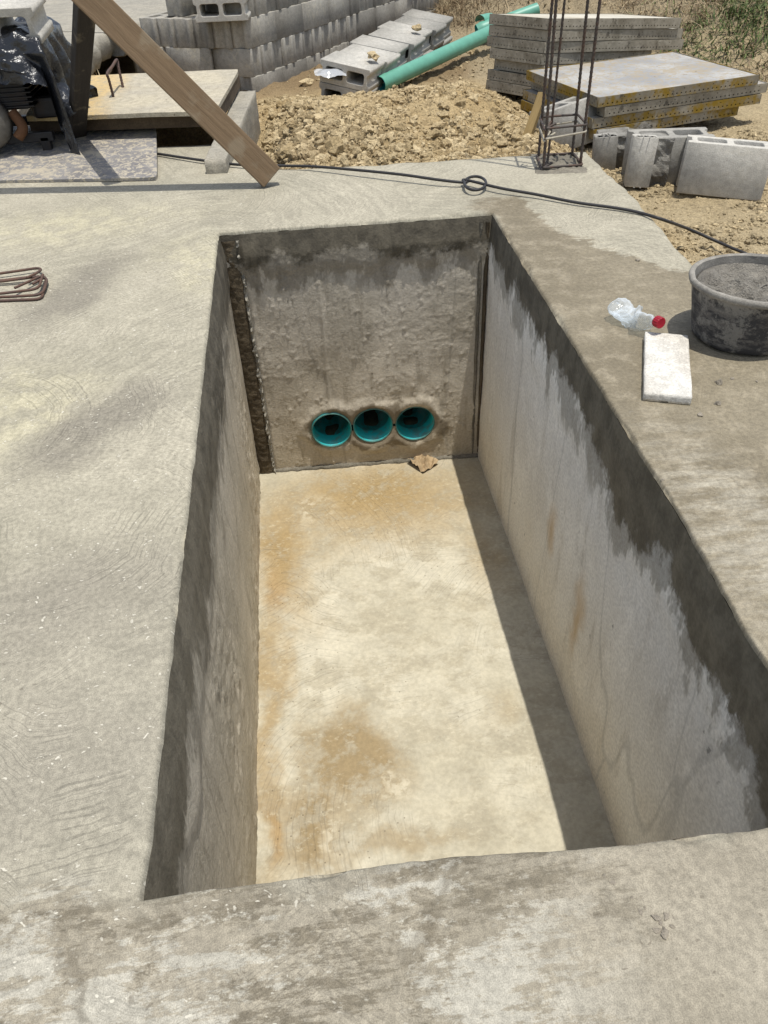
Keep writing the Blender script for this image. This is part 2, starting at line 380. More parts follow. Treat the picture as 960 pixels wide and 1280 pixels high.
def block_material(name, a, b, stain=.3):
    m = Mat(name, .9, .2); r = m.rand(); off = m.new('CombineXYZ'); m.put(off.inputs[0], m.mul(r, 37)); m.put(off.inputs[1], m.mul(r, 91))
    p = m.vm('ADD', m.P, off.outputs[0]); n1 = m.noise(6, 4, .6, p); n2 = m.noise(45, 4, .65, p); n3 = m.noise(230, 2, .6, p)
    col = m.mix(m.map(n1, .3, .7), a, b); col = m.gain(col, m.map(r, 0, 1, .74, 1.14))
    col = m.mix(1, col, m.gain(col, m.map(n2, .3, .7, .88, 1.12))); col = m.mix(1, col, m.gain(col, m.map(n3, .3, .7, .86, 1.14)))
    spl = m.mul(m.map(m.noise(26, 5, .75, p), .55, .6), m.map(m.add(r, m.mul(m.ma('SUBTRACT', m.noise(4, 2, .5, p), .5), .5)), .66, .8))
    col = m.mix(m.mul(spl, stain), col, C(214, 204, 182))
    m.color(col); m.bump(m.add(m.mul(n2, .4), m.mul(n3, .5)), .004, .7); return m

def soil_material(name='yellow clay soil', attr=False):
    m = Mat(name, .95, .1); n1 = m.noise(1.7, 4, .6); n2 = m.noise(15, 5, .7); n3 = m.noise(95, 4, .75)
    x, y, z = m.xyz()
    col = m.mix(m.map(n1, .3, .7), C(208, 181, 134), C(224, 200, 155))
    col = m.mix(m.mul(m.map(n2, .48, .66), .6), col, C(160, 138, 102))
    pw = m.warp(.25, 2)
    drk = m.blob(pw, (.10, 3.70), (.42, .30), 0, .8)
    col = m.mix(m.mul(drk, .7), col, C(152, 130, 96))
    far = m.map(m.xyz(pw)[1], 5.4, 6.3); col = m.mix(m.mul(far, .85), col, C(150, 128, 98))
    grv = m.map(m.xyz(pw)[0], 1.2, 1.45); col = m.mix(m.mul(grv, .6), col, C(196, 180, 148))
    if attr:
        a = m.attr('rnd'); col = m.gain(m.mix(m.map(a, .0, 1.), col, C(226, 204, 162)), m.map(m.attr('rnd'), 0, 1, .85, 1.15))
    col = m.mix(1, col, m.gain(col, m.map(n3, .32, .68, .7, 1.28)))
    m.color(col); m.bump(m.add(m.mul(n2, .5), m.mul(n3, .7)), .02, 1.0); return m

def metal(name, c, rough=.5, metallic=.7, rust=None, ramt=.5, bump=.002):
    m = Mat(name, rough, .4); m.b.inputs['Metallic'].default_value = metallic
    n = m.noise(30, 5, .65); col = m.mix(m.map(n, .3, .7), m.gain(c, .8), m.gain(c, 1.15))
    if rust: col = m.mix(m.mul(m.map(m.noise(18, 5, .7), .45, .6), ramt), col, rust)
    m.color(col); m.bump(n, bump, .6); return m
def plain(name, c, rough=.7, var=.12, scale=40, bump=.002, spec=.3):
    m = Mat(name, rough, spec); n = m.noise(scale, 5, .65); m.color(m.gain(c, m.map(n, .3, .7, 1-var, 1+var)) if False else m.mix(m.map(n, .3, .7), m.gain(c, 1-var), m.gain(c, 1+var)))
    m.bump(n, bump, .6); return m

def wood_material(name, a, b, axis=0, knots=True):
    m = Mat(name, .75, .25); s = [16, 16, 16]; s[axis] = .9
    p = m.warp(.012, 7); g = m.noise(2.2, 6, .7, m.stretch(*s, p), 1.2); g2 = m.noise(7, 4, .7, m.stretch(*[q*2.0 for q in s], p))
    w_ = m.new('TexWave', wave_type='BANDS', bands_direction='Z'); m.put(w_.inputs[0], m.stretch(*[1 if i != axis else .04 for i in range(3)], m.warp(.03, 3)))
    w_.inputs['Scale'].default_value = 14; w_.inputs['Distortion'].default_value = 5; w_.inputs['Detail'].default_value = 3
    col = m.mix(m.map(g, .3, .7), a, b); col = m.mix(m.mul(m.map(g2, .5, .75), .5), col, m.gain(a, .55))
    col = m.mix(m.mul(m.map(w_.outputs['Fac'], .6, 1), .3), col, m.gain(a, .6))
    col = m.mix(m.mul(m.map(m.noise(9, 4, .6), .55, .68), .35), col, C(176, 164, 140))
    m.color(col); m.bump(m.add(g, m.mul(g2, .6)), .003, .7); return m

def panel_edge_material(name, yellow):
    """steel edge of a formwork panel: row of punched holes, worn paint, cement splashes"""
    m = Mat(name, .75, .3); r = m.rand(); off = m.new('CombineXYZ'); m.put(off.inputs[0], m.mul(r, 17)); p = m.vm('ADD', m.P, off.outputs[0])
    n1 = m.noise(5, 5, .65, p); n2 = m.noise(30, 5, .7, p)
    col = m.mix(m.map(n1, .35, .65), C(176, 167, 149), C(134, 125, 107)); 
    if yellow: col = m.mix(m.mul(m.map(m.noise(4.5, 5, .7, m.vm('ADD', p, (9, 2, 4))), .43, .55), m.map(n2, .7, .45, .35, 1)), col, C(156, 126, 36))
    else: col = m.mix(m.mul(m.map(n2, .5, .66), .5), col, C(196, 188, 170))
    col = m.mix(m.mul(m.map(m.noise(12, 6, .75, p), .58, .66), .7), col, C(62, 54, 42))
    m.color(col); m.bump(n2, .003, .6); return m
def panel_face_material(name, a, b, dirt, mottle=.0):
    m = Mat(name, .6, .35); r = m.rand(); off = m.new('CombineXYZ'); m.put(off.inputs[0], m.mul(r, 17)); p = m.vm('ADD', m.P, off.outputs[0])
    n1 = m.noise(3, 4, .65, p); n2 = m.noise(24, 5, .72, p)
    col = m.mix(m.map(n1, .35, .62), a, b); col = m.mix(m.mul(m.map(m.noise(5, 5, .7, p), .54, .64), .75), col, dirt)
    if mottle: col = m.mix(m.mul(m.map(m.noise(38, 4, .75, p, .8), .50, .56), mottle), col, dirt)
    col = m.mix(m.mul(m.map(n2, .63, .70), .8), col, C(70, 58, 44)); m.color(col); m.bump(n2, .003, .7); return m
def lid_material():
    m = Mat('cover concrete', .88, .25); n1 = m.noise(5, 4, .6); n2 = m.noise(28, 5, .65); n3 = m.noise(160, 2, .6)
    col = m.mix(m.map(n1, .3, .7), C(192, 183, 164), C(208, 197, 172)); pw = m.warp(.16, 4, detail=4)
    so = m.mul(m.map(m.xyz(pw)[0], .0, -.18), m.map(n2, .36, .52, .5, 1)); col = m.mix(so, col, C(214, 186, 134))
    col = m.mix(m.mul(m.map(m.vor(24, m.warp(.02, 20, detail=2)), .10, .05), .7), col, C(120, 98, 66))
    col = m.gain(col, m.mul(m.map(n2, .3, .7, .85, 1.15), m.map(n3, .3, .7, .9, 1.1))); m.color(col); m.bump(m.add(n2, n3), .005, .8); return m

MS = slab_material()
damp = C(92, 85, 71, .6)
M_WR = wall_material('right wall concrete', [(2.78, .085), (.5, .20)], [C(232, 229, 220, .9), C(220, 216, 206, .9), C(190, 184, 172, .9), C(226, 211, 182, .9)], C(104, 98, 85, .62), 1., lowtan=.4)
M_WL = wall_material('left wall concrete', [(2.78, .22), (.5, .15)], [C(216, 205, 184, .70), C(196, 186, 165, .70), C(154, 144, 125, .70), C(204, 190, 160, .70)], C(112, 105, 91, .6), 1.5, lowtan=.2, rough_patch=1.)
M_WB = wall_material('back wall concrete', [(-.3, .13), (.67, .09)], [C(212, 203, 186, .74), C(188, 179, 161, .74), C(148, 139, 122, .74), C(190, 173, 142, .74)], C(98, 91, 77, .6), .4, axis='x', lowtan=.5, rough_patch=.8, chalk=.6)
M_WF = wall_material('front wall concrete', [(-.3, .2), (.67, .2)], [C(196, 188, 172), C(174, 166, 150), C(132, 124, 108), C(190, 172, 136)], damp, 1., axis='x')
M_FL = floor_material()
pw_ = M_WR.warp(.07, 7, detail=3); ru = M_WR.mx(M_WR.blob(pw_, tuple(P(722, 775, x=.667)), (1000, .05, .17), 0, .9), M_WR.blob(pw_, tuple(P(690, 660, x=.667)), (1000, .05, .10), 0, .9))
M_WR.color(M_WR.mix(M_WR.mul(ru, .55), M_WR.b.inputs['Base Color'].links[0].from_socket, C(206, 164, 92, .75)))
M_DAMP = rough_concrete('damp mortar', C(96, 84, 66), C(126, 112, 90), .01)
M_SOIL = soil_material(); M_CLOD = soil_material('clay clods', True)
M_BLK = block_material('grey block concrete', C(168, 163, 152), C(186, 181, 170), .5)
M_BLK2 = block_material('pale block concrete', C(190, 186, 176), C(208, 203, 192), .15)
M_BROKE = rough_concrete('broken block face', C(190, 186, 176), C(120, 114, 104), .02, 1.6)
M_OLD = rough_concrete('weathered concrete', C(176, 170, 156), C(196, 188, 170), .008)
M_OLDDK = rough_concrete('dark weathered concrete', C(128, 122, 108), C(160, 152, 136), .012)
M_LID = lid_material(); M_LIDSIDE = rough_concrete('formed cover edge', C(112, 96, 76), C(88, 74, 58), .004)
M_PIPE = plain('green pipe plastic', C(112, 184, 158, .58), .45, .08, 14, .001, .45)
M_TEAL = Mat('teal pipe plastic', .45, .45); _m = M_TEAL; _n = _m.noise(24, 5, .7, _m.vm('ADD', _m.P, _m.new('ObjectInfo').outputs['Location']))
_m.color(_m.mix(_m.mul(_m.map(_n, .48, .62), .7), C(34, 170, 172, .95), C(110, 150, 140, .6))); _m.bump(_n, .001, .5)
M_PRIM = plain('dusty darkened pipe rim', C(92, 146, 138, .5), .6, .25, 40)  # dusty plastic, darkened to offset the sun catching the rim
M_REBAR = metal('rusty rebar', C(92, 84, 78), .7, .35, C(110, 82, 66), .6, .001)
M_REBRN = metal('brown rusty bar', C(104, 84, 76), .75, .25, C(120, 88, 70), .6, .001)
M_TIE = plain('cement coated wire', C(196, 186, 166), .8, .15, 60)
M_CABLE = plain('black cable rubber', C(58, 56, 56), .55, .1, 60, .0005)
M_PLANK = wood_material('weathered plank wood', C(150, 126, 98), C(128, 106, 80), 0)
M_POST = wood_material('dark wood', C(66, 60, 54), C(52, 47, 42), 2)
M_STAKE = wood_material('stake wood', C(156, 132, 84), C(132, 108, 66), 2)
M_BAG = Mat('black plastic film', .22, .5); M_BAG.color((.012, .013, .016)); M_BAG.bump(M_BAG.noise(24, 5, .6), .012, .7)
M_BLACK = metal('black engine metal', (.02, .02, .022), .5, .5, C(70, 52, 38), .3)
M_GREY = metal('dusty grey metal', C(132, 128, 120), .6, .3, C(96, 82, 62), .3)
M_EDGE = panel_edge_material('grey panel steel edge', False); M_EDGEY = panel_edge_material('yellow panel steel edge', True)
M_FACE = panel_face_material('cement-stained panel face', C(196, 193, 186), C(160, 160, 160), C(180, 164, 136), .85)
M_FACEW = panel_face_material('white dusted panel face', C(226, 218, 198), C(210, 202, 182), C(196, 180, 146))
M_HOLE_SHADE = plain('painted hole shade', (.012, .011, .01), .9)  # near-black colour for the shade painted behind punched holes
M_BOARD = panel_face_material('splashed formwork board', C(160, 156, 152), C(134, 130, 128), C(208, 196, 172), .85)
M_BUCKET = Mat('cement-caked bucket rubber', .75, .35); _m = M_BUCKET; _n = _m.noise(16, 6, .8); _z = _m.xyz()[2]
_c = _m.mix(_m.map(_m.noise(14, 6, .75, _m.stretch(1, 1, 2.5)), .46, .60), C(62, 61, 62), C(112, 108, 103)); _c = _m.mix(_m.mul(_m.map(_n, .50, .60), .8), _c, C(146, 142, 134))
_c = _m.mix(_m.mul(_m.map(_z, .10, .14), _m.map(_n, .42, .54)), _c, C(158, 153, 144)); _m.color(_c); _m.bump(_n, .006, .8)
M_RIM = rough_concrete('cement-caked bucket rim', C(190, 184, 172), C(150, 145, 136), .004, 2., .4)
M_MORTAR = rough_concrete('wet mortar', C(140, 134, 123), C(176, 169, 155), .03, 1.4, .6)
M_FOAM = rough_concrete('chipped white plaster', C(240, 236, 226, .7), C(226, 218, 204, .7), .006, 1.2)
M_CAP = plain('red cap plastic', C(176, 30, 50), .4, .12, 40, .001)
M_PEB = rough_concrete('pebble', C(168, 158, 142), C(192, 180, 160), .006, 3.)
M_PAPER = plain('crumpled brown paper', C(196, 170, 132), .8, .15, 30)
M_WRAP = Mat('clear plastic film', .15, .6); M_WRAP.color((.7, .72, .74)); M_WRAP.b.inputs['Transmission Weight'].default_value = .55
def bottle_material():
    m = Mat('clear bottle plastic', .12, .6); t = m.t; tr = t.nodes.new('ShaderNodeBsdfTransparent'); tr.inputs[0].default_value = (.92, .95, .97, 1)
    m.color((.78, .83, .87)); m.bump(m.noise(26, 2, .5), .006, .7); lw = t.nodes.new('ShaderNodeLayerWeight'); lw.inputs[0].default_value = .5
    mixn = t.nodes.new('ShaderNodeMixShader'); out = t.nodes['Material Output']
    f = m.map(lw.outputs['Facing'], 0, 1, .10, .55); m.put(mixn.inputs[0], f)
    t.links.new(tr.outputs[0], mixn.inputs[1]); t.links.new(m.b.outputs[0], mixn.inputs[2]); t.links.new(mixn.outputs[0], out.inputs['Surface']); return m
M_BOTTLE = bottle_material()
def leaf_material(name, cols):
    m = Mat(name, .7, .2); a = m.attr('rnd'); c = m.mix(m.map(a, 0, .5, smooth=False), cols[0], cols[1]); c = m.mix(m.map(a, .5, 1, smooth=False), c, cols[2]); m.color(c); return m
M_STRAW = leaf_material('dry grass', [C(104, 84, 62), C(164, 140, 106), C(212, 192, 154)])
M_WEED = leaf_material('green weeds', [C(66, 84, 42), C(96, 116, 60), C(132, 146, 88)])
# ------------------------------------------------------------------ slab with the pit opening
def trace(pix): return [P(a, b)[:2] for a, b in pix]
BL, BR, FL = P(273, 291)[:2], P(615, 265)[:2], P(177, 1122)[:2]; FR = np.array([.655, .468])
NB, NL, NF, NR = 110, 240, 110, 240
def side(pts, n): return resample(np.array(pts), n)[:-1]
back = side([BL, P(400, 281)[:2], P(500, 274)[:2], BR], NB+1)
right = side([BR]+trace([(736, 459), (852, 645), (933, 788)])+[FR], NR+1)
front = side([FR]+trace([(960, 1030), (880, 1039), (790, 1051), (700, 1058), (560, 1068), (430, 1083), (330, 1099), (250, 1110)])+[FL], NF+1)
left = side([FL]+trace([(190, 1030), (205, 900), (222, 740), (240, 590), (252, 480)])+[BL], NL+1)
PER = np.vstack([back, right, front, left]); NP = len(PER)
PER = PER+np.stack([vn(np.c_[PER*18, np.zeros(NP)], 3), vn(np.c_[PER*18, np.zeros(NP)+5], 4)], 1)*.0013+np.stack([vn(np.c_[PER*70, np.zeros(NP)], 5), vn(np.c_[PER*70, np.zeros(NP)], 6)], 1)*.0009
BACK_EDGE = [(-3.2, 4.0), (-.62, 3.95), (-.36, 3.93), (-.20, 3.50), (-.09, 3.475), (.36, 3.435), (.80, 3.41), (1.225, 3.39)]
RIGHT_EDGE = [(1.225, 3.39), (1.20, 2.8), (1.168, 2.17), (1.15, 1.5), (1.14, .4), (1.14, -1.6)]
o_back = side(BACK_EDGE, NB+1); o_right = side(RIGHT_EDGE, NR+1)
o_front = side([(1.14, -1.6), (-3.2, -1.6)], NF+1); o_left = side([(-3.2, -1.6), (-3.2, 4.0)], NL+1)
OUT = np.vstack([o_back, o_right, o_front, o_left])
OUT = OUT+np.stack([fbm(np.c_[OUT*9, np.zeros(NP)], 4, 13), fbm(np.c_[OUT*9, np.zeros(NP)], 4, 14)], 1)*.022
dirv = OUT-PER; L = np.linalg.norm(dirv, axis=1); dirv /= L[:, None]
offs = [0, .0025, .006, .011, .02, .04]; fr = np.linspace(0, 1, 34)[1:]**1.3
V = []; rim = np.array([-.012, -.0055, -.002, -.0004, 0, 0])
wear = np.clip(fbm(np.c_[PER*26, np.zeros(NP)], 3, 21), -.2, 1); chip = sst(.22, .5, fbm(np.c_[PER*15, np.zeros(NP)], 4, 22))
for k, d in enumerate(offs):
    xy = PER+dirv*(d*(1+chip*(.6 if k < 4 else 0)))[:, None] if k else PER; V.append(np.c_[xy, rim[k]*(1+wear*.8+(chip*1.6 if 0 < k < 4 else 0))])
for t in fr:
    xy = PER+dirv*(.04+(L-.04)*t)[:, None]
    z = fbm(np.c_[xy*1.6, np.zeros(NP)], 3, 31)*.0035*min(1, t*6)
    if t > .999: z = z-.003
    V.append(np.c_[xy, z])
for q, (dz, dd) in enumerate([(-.02, .006), (-.07, .004), (-.13, -.012), (-.26, -.01)]):
    e = fbm(np.c_[OUT*22, np.zeros(NP)+q], 3, 40+q)*.012; V.append(np.c_[OUT+dirv*(dd+e)[:, None], np.full(NP, dz)])
NRG = len(V); VV = np.stack(V, 1).reshape(-1, 3)
slab = mk('concrete_slab', VV, [f[::-1] for f in gridfaces(NP, NRG, wrap=True)], MS); tag(slab, kind='structure')

# ------------------------------------------------------------------ the pit: four walls and a floor
ZF = -1.06
pit = empty('concrete_pit', (.19, 1.6, ZF), label='deep rectangular concrete pit with damp rim and sunlit tan floor, cut through the slab', cat='pit')
pit_loc = np.array([.19, 1.6, ZF])
def child(o, parent=None):
    o.parent = parent or pit; o.matrix_parent_inverse = Matrix.Translation(tuple(-pit_loc)); return o
FC = [np.array([-.300, 2.800]), np.array([.660, 2.762]), np.array([.662, .46]), np.array([-.302, .47])]
def wall(name, top, fa, fb, mat, nz, dispf, nrm):
    n = len(top); bot = np.array([fa+(fb-fa)*i/(n-1) for i in range(n)]); VV = []
    for i in range(n):
        for j in range(nz):
            s = j/(nz-1); xy = top[i]*(1-s)+bot[i]*s; VV.append((*xy, -.012*(1+wear_i(top, i)*.8)*(1-s)+(ZF-.004)*s))
    A = np.array(VV); ss = np.tile(np.arange(nz)/(nz-1), n); d = dispf(A)*np.clip(ss*14, 0, 1)
    A[:, :2] += np.outer(d, nrm); return child(mk(name, A, [f[::-1] for f in gridfaces(n, nz)], mat))
def wear_i(top, i): return 0
o1 = NB; o2 = NB+NR; o3 = o2+NF
tb = PER[:o1+1]; trt = PER[o1:o2+1]; tf = PER[o2:o3+1]; tl = np.vstack([PER[o3:], PER[:1]])
def rough_disp(A, s=0):
    # smooth cast face with patches of rough, pulled mortar and thin shutter lines
    q = A*np.array([1, 1, .6]); patch = sst(-.15, .3, fbm(q*3.2, 3, 60+s)); fine = fbm(A*38, 3, 61+s)
    ridge = np.clip(1-abs(fbm(A*np.array([22, 22, 7]), 3, 66+s))*7, 0, 1)
    return fbm(A*4, 3, 62+s)*.004+patch*(np.clip(fine, -.2, 1)*.006+ridge*.004)
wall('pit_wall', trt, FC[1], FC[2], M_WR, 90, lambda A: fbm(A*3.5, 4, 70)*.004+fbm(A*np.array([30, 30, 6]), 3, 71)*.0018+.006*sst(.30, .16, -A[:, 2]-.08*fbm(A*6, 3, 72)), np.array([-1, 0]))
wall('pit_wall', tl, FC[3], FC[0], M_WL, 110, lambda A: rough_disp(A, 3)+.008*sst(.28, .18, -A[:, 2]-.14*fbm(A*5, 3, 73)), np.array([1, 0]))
wall('pit_wall', tf, FC[2], FC[3], M_WF, 60, lambda A: rough_disp(A, 7), np.array([0, 1]))
# back wall, cut round the three pipe mouths
PIPES = [(.030, -.862), (.206, -.858), (.386, -.868)]; PR = .084
nx, nz = 170, 180; top = resample(np.vstack([tb]), nx)
A = []
for i in range(nx):
    u = i/(nx-1); bx = FC[0]*(1-u)+FC[1]*u
    for j in range(nz):
        s = j/(nz-1); xy = top[i]*(1-s)+bx*s; A.append((*xy, -.012*(1-s)+(ZF-.004)*s))
A = np.array(A)
patch = sst(-.1, .35, fbm(A*np.array([4, 4, 7]), 3, 81)); fine = fbm(A*np.array([50, 50, 75]), 3, 82)
d = fbm(A*5, 3, 83)*.008+patch*np.clip(fine, -.1, 1)*.0018+np.clip(fbm(A*90, 2, 88)-.4, 0, 1)*.012+np.clip(1-abs(fbm(A*np.array([8, 8, 26]), 3, 89))*9, 0, 1)*patch*.001
d += .012*sst(.19, .12, -A[:, 2]-.06*fbm(A*np.array([9, 9, 2]), 3, 84))           # plaster band under the rim
d += .006*sst(-.232, -.226, A[:, 0])-.004                                           # recess beside the corner strip
d += .005*sst(.012, .0, abs(A[:, 0]-.04-.02*vn(A*3, 9)))*sst(-.15, -.3, A[:, 2])    # old form line
pd = np.min([np.hypot(A[:, 0]-cx, (A[:, 2]-cz)) for cx, cz in PIPES], axis=0)
d += .010*sst(.15, .10, pd+.03*fbm(A*14, 3, 85))*sst(PR, PR+.02, pd)                # mortar collar round the pipes
edge = np.tile(np.arange(nz)/(nz-1), nx); d *= np.clip(edge*14, 0, 1)
A[:, 1] -= np.clip(d, -.006, .03)
cell = .97/nx; keep = np.ones(len(A), bool)
for cx, cz in PIPES:
    dx = A[:, 0]-cx; dz = A[:, 2]-cz; r = np.hypot(dx, dz); near = abs(r-PR) < cell*.75
    A[near, 0] = cx+dx[near]/r[near]*PR; A[near, 2] = cz+dz[near]/r[near]*PR; r2 = np.hypot(A[:, 0]-cx, A[:, 2]-cz)
    keep &= r2 > PR+1e-6
fcs = [f for f in gridfaces(nx, nz) if any(keep[q] for q in f)]
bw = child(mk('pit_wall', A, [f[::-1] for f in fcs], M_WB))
# damp collar material zone: extra mortar patch drawn by the wall's own material
m = M_WB; pwm = m.warp(.10, 11, detail=5)
old = m.b.inputs['Base Color'].links[0].from_socket
n = m.new('Mapping', vector_type='TEXTURE'); m.put(n.inputs[0], pwm); n.inputs['Location'].default_value = (.22, 0, -.865); n.inputs['Scale'].default_value = (.31, 1000, .118)
msk = m.map(m.vm('LENGTH', n.outputs[0]), 1.0, .86); m.color(m.mix(m.mul(msk, .65), old, C(112, 98, 74)))
# vertical damp strip and rough ridge at the left corner
def strip(name, x0, x1, thick, mat, amp, seed, n=130, k=9, z0=-.03, z1=ZF, y=2.79):
    VV = []
    for i in range(n):
        s = i/(n-1); z = z0*(1-s)+z1*s
        for j in range(k):
            t = j/(k-1); xx = x0+(x1-x0)*t; VV.append((xx, y-thick*math.sin(PI*t)**.5 if 0 < t < 1 else y+.004, z))
    A = np.array(VV); e = np.tile(np.sin(np.linspace(0, PI, k)), n)
    A[:, 1] -= e*np.clip(fbm(A*np.array([90, 90, 80]), 3, seed), -.3, 1)*amp; A[:, 0] += e*vn(A*30, seed+2)*amp*.5
    return child(mk(name, A, gridfaces(n, k), mat))
strip('corner_fillet', -.305, -.236, .012, M_DAMP, .007, 90, n=240)
strip('mortar_ridge', -.244, -.230, .010, M_OLD, .026, 95, n=260)
strip('corner_fillet', .628, .645, .016, M_OLDDK, .006, 97, y=2.775); strip('corner_fillet', .652, .668, .014, M_DAMP, .008, 98, y=2.77)
# floor
nfx, nfy = 60, 120; A = []
for i in range(nfx):
    for j in range(nfy):
        u, v = i/(nfx-1), j/(nfy-1); a = FC[0]*(1-u)+FC[1]*u; b = FC[3]*(1-u)+FC[2]*u; q = a*(1-v)+b*v
        q = (q-np.array([.18, 1.63]))*1.012+np.array([.18, 1.63]); A.append((*q, ZF))
A = np.array(A); A[:, 2] += fbm(A*3, 3, 101)*.003+np.clip(fbm(A*14, 3, 102), 0, 1)*.002
child(mk('pit_floor', A, [f[::-1] for f in gridfaces(nfx, nfy)], M_FL))
# mortar bead along the foot of the back wall
q = resample([(-.30, 2.795), (.66, 2.757)], 120); rad = .009+.007*np.abs(vn(np.c_[q*22, np.zeros(120)], 7)); v_, f_ = tube_data(np.c_[q, np.full(120, ZF+.002)], rad, 8); A = np.array(v_); A += fbm(A*60, 2, 8)[:, None]*.006
child(mk('mortar_bead', A, f_, M_OLDDK))

# pipes through the back wall
for i, (cx, cz) in enumerate(PIPES):
    lab = ['left', 'middle', 'right'][i]
    ro, ri = PR+.001, PR-.0035; prof = [(ri, -.42), (ri, -.085), (ri-.003, -.080), (ri-.003, -.076), (ri, -.072), (ri, -.004), (ro, -.004), (ro, -.42), (ri, -.42)]
    v_, f_ = lathe(prof, 56); A = np.array(v_); A = np.c_[A[:, 0], -A[:, 2], A[:, 1]]
    t = empty('drain_pipe', (cx, 2.772, cz), label=f'teal plastic drain pipe mouth in the pit back wall, {lab} of three', cat='pipe', group='drain pipes through the pit wall')
    mk('pipe_body', A, f_, M_TEAL, t)
    v_, f_ = lathe([(ri, -.004), (ri, .0005), (ri+.001, .0018), (ro-.001, .0018), (ro, .0005), (ro, -.004)], 56); A = np.array(v_); A = np.c_[A[:, 0], -A[:, 2]-.003*np.clip(fbm(A*30+i*5, 2, 17), 0, 1), A[:, 1]]; mk('pipe_rim', A, f_, M_PRIM, t)
    # sludge lying in the bottom of the pipe
    q = []
    for a in range(30):
        yy = .06+.35*a/29
        for b in range(9):
            th = -PI/2+(b/8-.5)*1.1; rr = ri+.003-.012*math.cos((b/8-.5)*PI)*(.55+.6*vn(np.array([a*.3, b*.3, i*9.]), 5))*min(1, a/5); q.append((rr*math.cos(th), yy, rr*math.sin(th)))
    mk('sludge', q, gridfaces(30, 9), M_DAMP, t)
# ------------------------------------------------------------------ ground
def gh(x, y, detail=True):
    x = np.asarray(x, float); y = np.asarray(y, float); p = np.stack([x, y, np.zeros_like(x)], -1)
    h = -.165-.075*sst(5.0, 6.2, y)+0*x
    h = h+.22*sst(7.5, 14, y)*sst(1.2, .2, x)
    m = sst(-.22, .05, x)*sst(1.42, 1.0, x+.18*(y-3.4)*0)*sst(3.36, 3.5, y)*sst(5.6, 4.6, y)
    h = h+m*(.135+.04*fbm(p*2.2, 3, 201))
    pile = np.exp(-(((x-.12)/.42)**2+((y-3.86)/.34)**2)); h = h+.11*pile*m
    h = h+.05*np.exp(-(((x-.75)/.3)**2+((y-4.3)/.3)**2))*m
    bank = sst(2.2, 3.6, x+.35*(y-5.2))*sst(4.3, 5.6, y); h = h+bank*(.42+.12*fbm(p*1.3, 3, 203))
    h = h+.25*sst(8.0, 10.5, y)*sst(1.5, 2.6, x)
    # soil shelf below the old pavement, beyond the cover
    h = h+.21*sst(-.30, -.42, x)*sst(4.6, 5.0, y)*sst(5.9, 5.3, y)
    if detail:
        a = .012+.024*m+.02*bank+.010*sst(4.8, 5.6, y)+.008*sst(1.2, 1.4, x)
        h = h+a*fbm(p*7, 4, 205)+a*.6*np.clip(fbm(p*30, 3, 206), -.35, 1)
    return h
xs = np.r_[-60, -30, -16, -10, -7, -5, -4, -3.4, np.arange(-3, -.4, .06), np.arange(-.4, 2.4, .0135), np.arange(2.4, 5, .06), 5.5, 6.5, 8, 11, 16, 30, 60]
ys = np.r_[-40, -20, -10, -6, -4, -3, -2, np.arange(-1.6, 2.1, .09), np.arange(2.1, 5.6, .0145), np.arange(5.6, 9, .035), np.arange(9, 13, .25), 14, 16, 20, 28, 40, 70, 110]
GX, GY = np.meshgrid(xs, ys, indexing='ij'); GZ = gh(GX, GY)
inside = (GX > -.55) & (GX < 1.05) & (GY > .1) & (GY < 3.25)
ny = len(ys); hole = inside
gf = [(i*ny+j, (i+1)*ny+j, (i+1)*ny+j+1, i*ny+j+1) for i in range(len(xs)-1) for j in range(ny-1) if not (hole[i, j] or hole[i+1, j] or hole[i, j+1] or hole[i+1, j+1])]
# keep the soil below the slab and clear of the open chamber under the cover
under = (GX < 1.13) & (GY < 3.40); GZ = np.where(under, np.minimum(GZ, -.2), GZ)
cham = (GX > -1.3) & (GX < -.30) & (GY > 3.45) & (GY < 4.75); GZ = np.where(cham, -.75, GZ)
tag(mk('ground', np.stack([GX, GY, GZ], -1).reshape(-1, 3), gf, M_SOIL), kind='structure')

# ------------------------------------------------------------------ clods and gravel (uncountable)
def ico(sub):
    bm = bmesh.new(); bmesh.ops.create_icosphere(bm, subdivisions=sub, radius=1); v = np.array([q.co[:] for q in bm.verts]); f = np.array([[q.index for q in a.verts] for a in bm.faces]); bm.free(); return v, f
IV1, IF1 = ico(1); IV2, IF2 = ico(2)
def rockset(sp, v, f):
    n = len(sp); q = v[None]*rng.uniform(.6, 1.2, (n, 1, 3)); q = q*(1+.85*fbm(v[None]*1.9+rng.uniform(0, 50, (n, 1, 3)), 2, 5)[..., None])
    a = rng.uniform(0, 2*PI, (n, 1)); c, sn = np.cos(a), np.sin(a); q = np.stack([q[..., 0]*c-q[..., 1]*sn, q[..., 0]*sn+q[..., 1]*c, q[..., 2]*.8], -1)
    q = q*sp[:, None, 3:4]+sp[:, None, :3]; q[..., 2] += sp[:, None, 3]*.08
    return q.reshape(-1, 3), (f[None]+np.arange(n)[:, None, None]*len(v)).reshape(-1, 3), np.repeat(rng.random(n), len(v))
def rocks(spots, name, mat, **k):
    sp = np.array(spots, float); big = sp[:, 3] > .0085; VV = []; FF = []; RR = []; b = 0
    for sel, (v, f) in ((big, (IV2, IF2)), (~big, (IV1, IF1))):
        if sel.any(): q, g, r = rockset(sp[sel], v, f); VV.append(q); FF.append(g+b); RR.append(r); b += len(q)
    return tag(mk(name, np.vstack(VV), np.vstack(FF), mat, smooth=False, attrs={'rnd': np.concatenate(RR)}), **k)
N_ = 70000; u_ = rng.random(N_); r1, r2 = rng.random(N_), rng.random(N_)
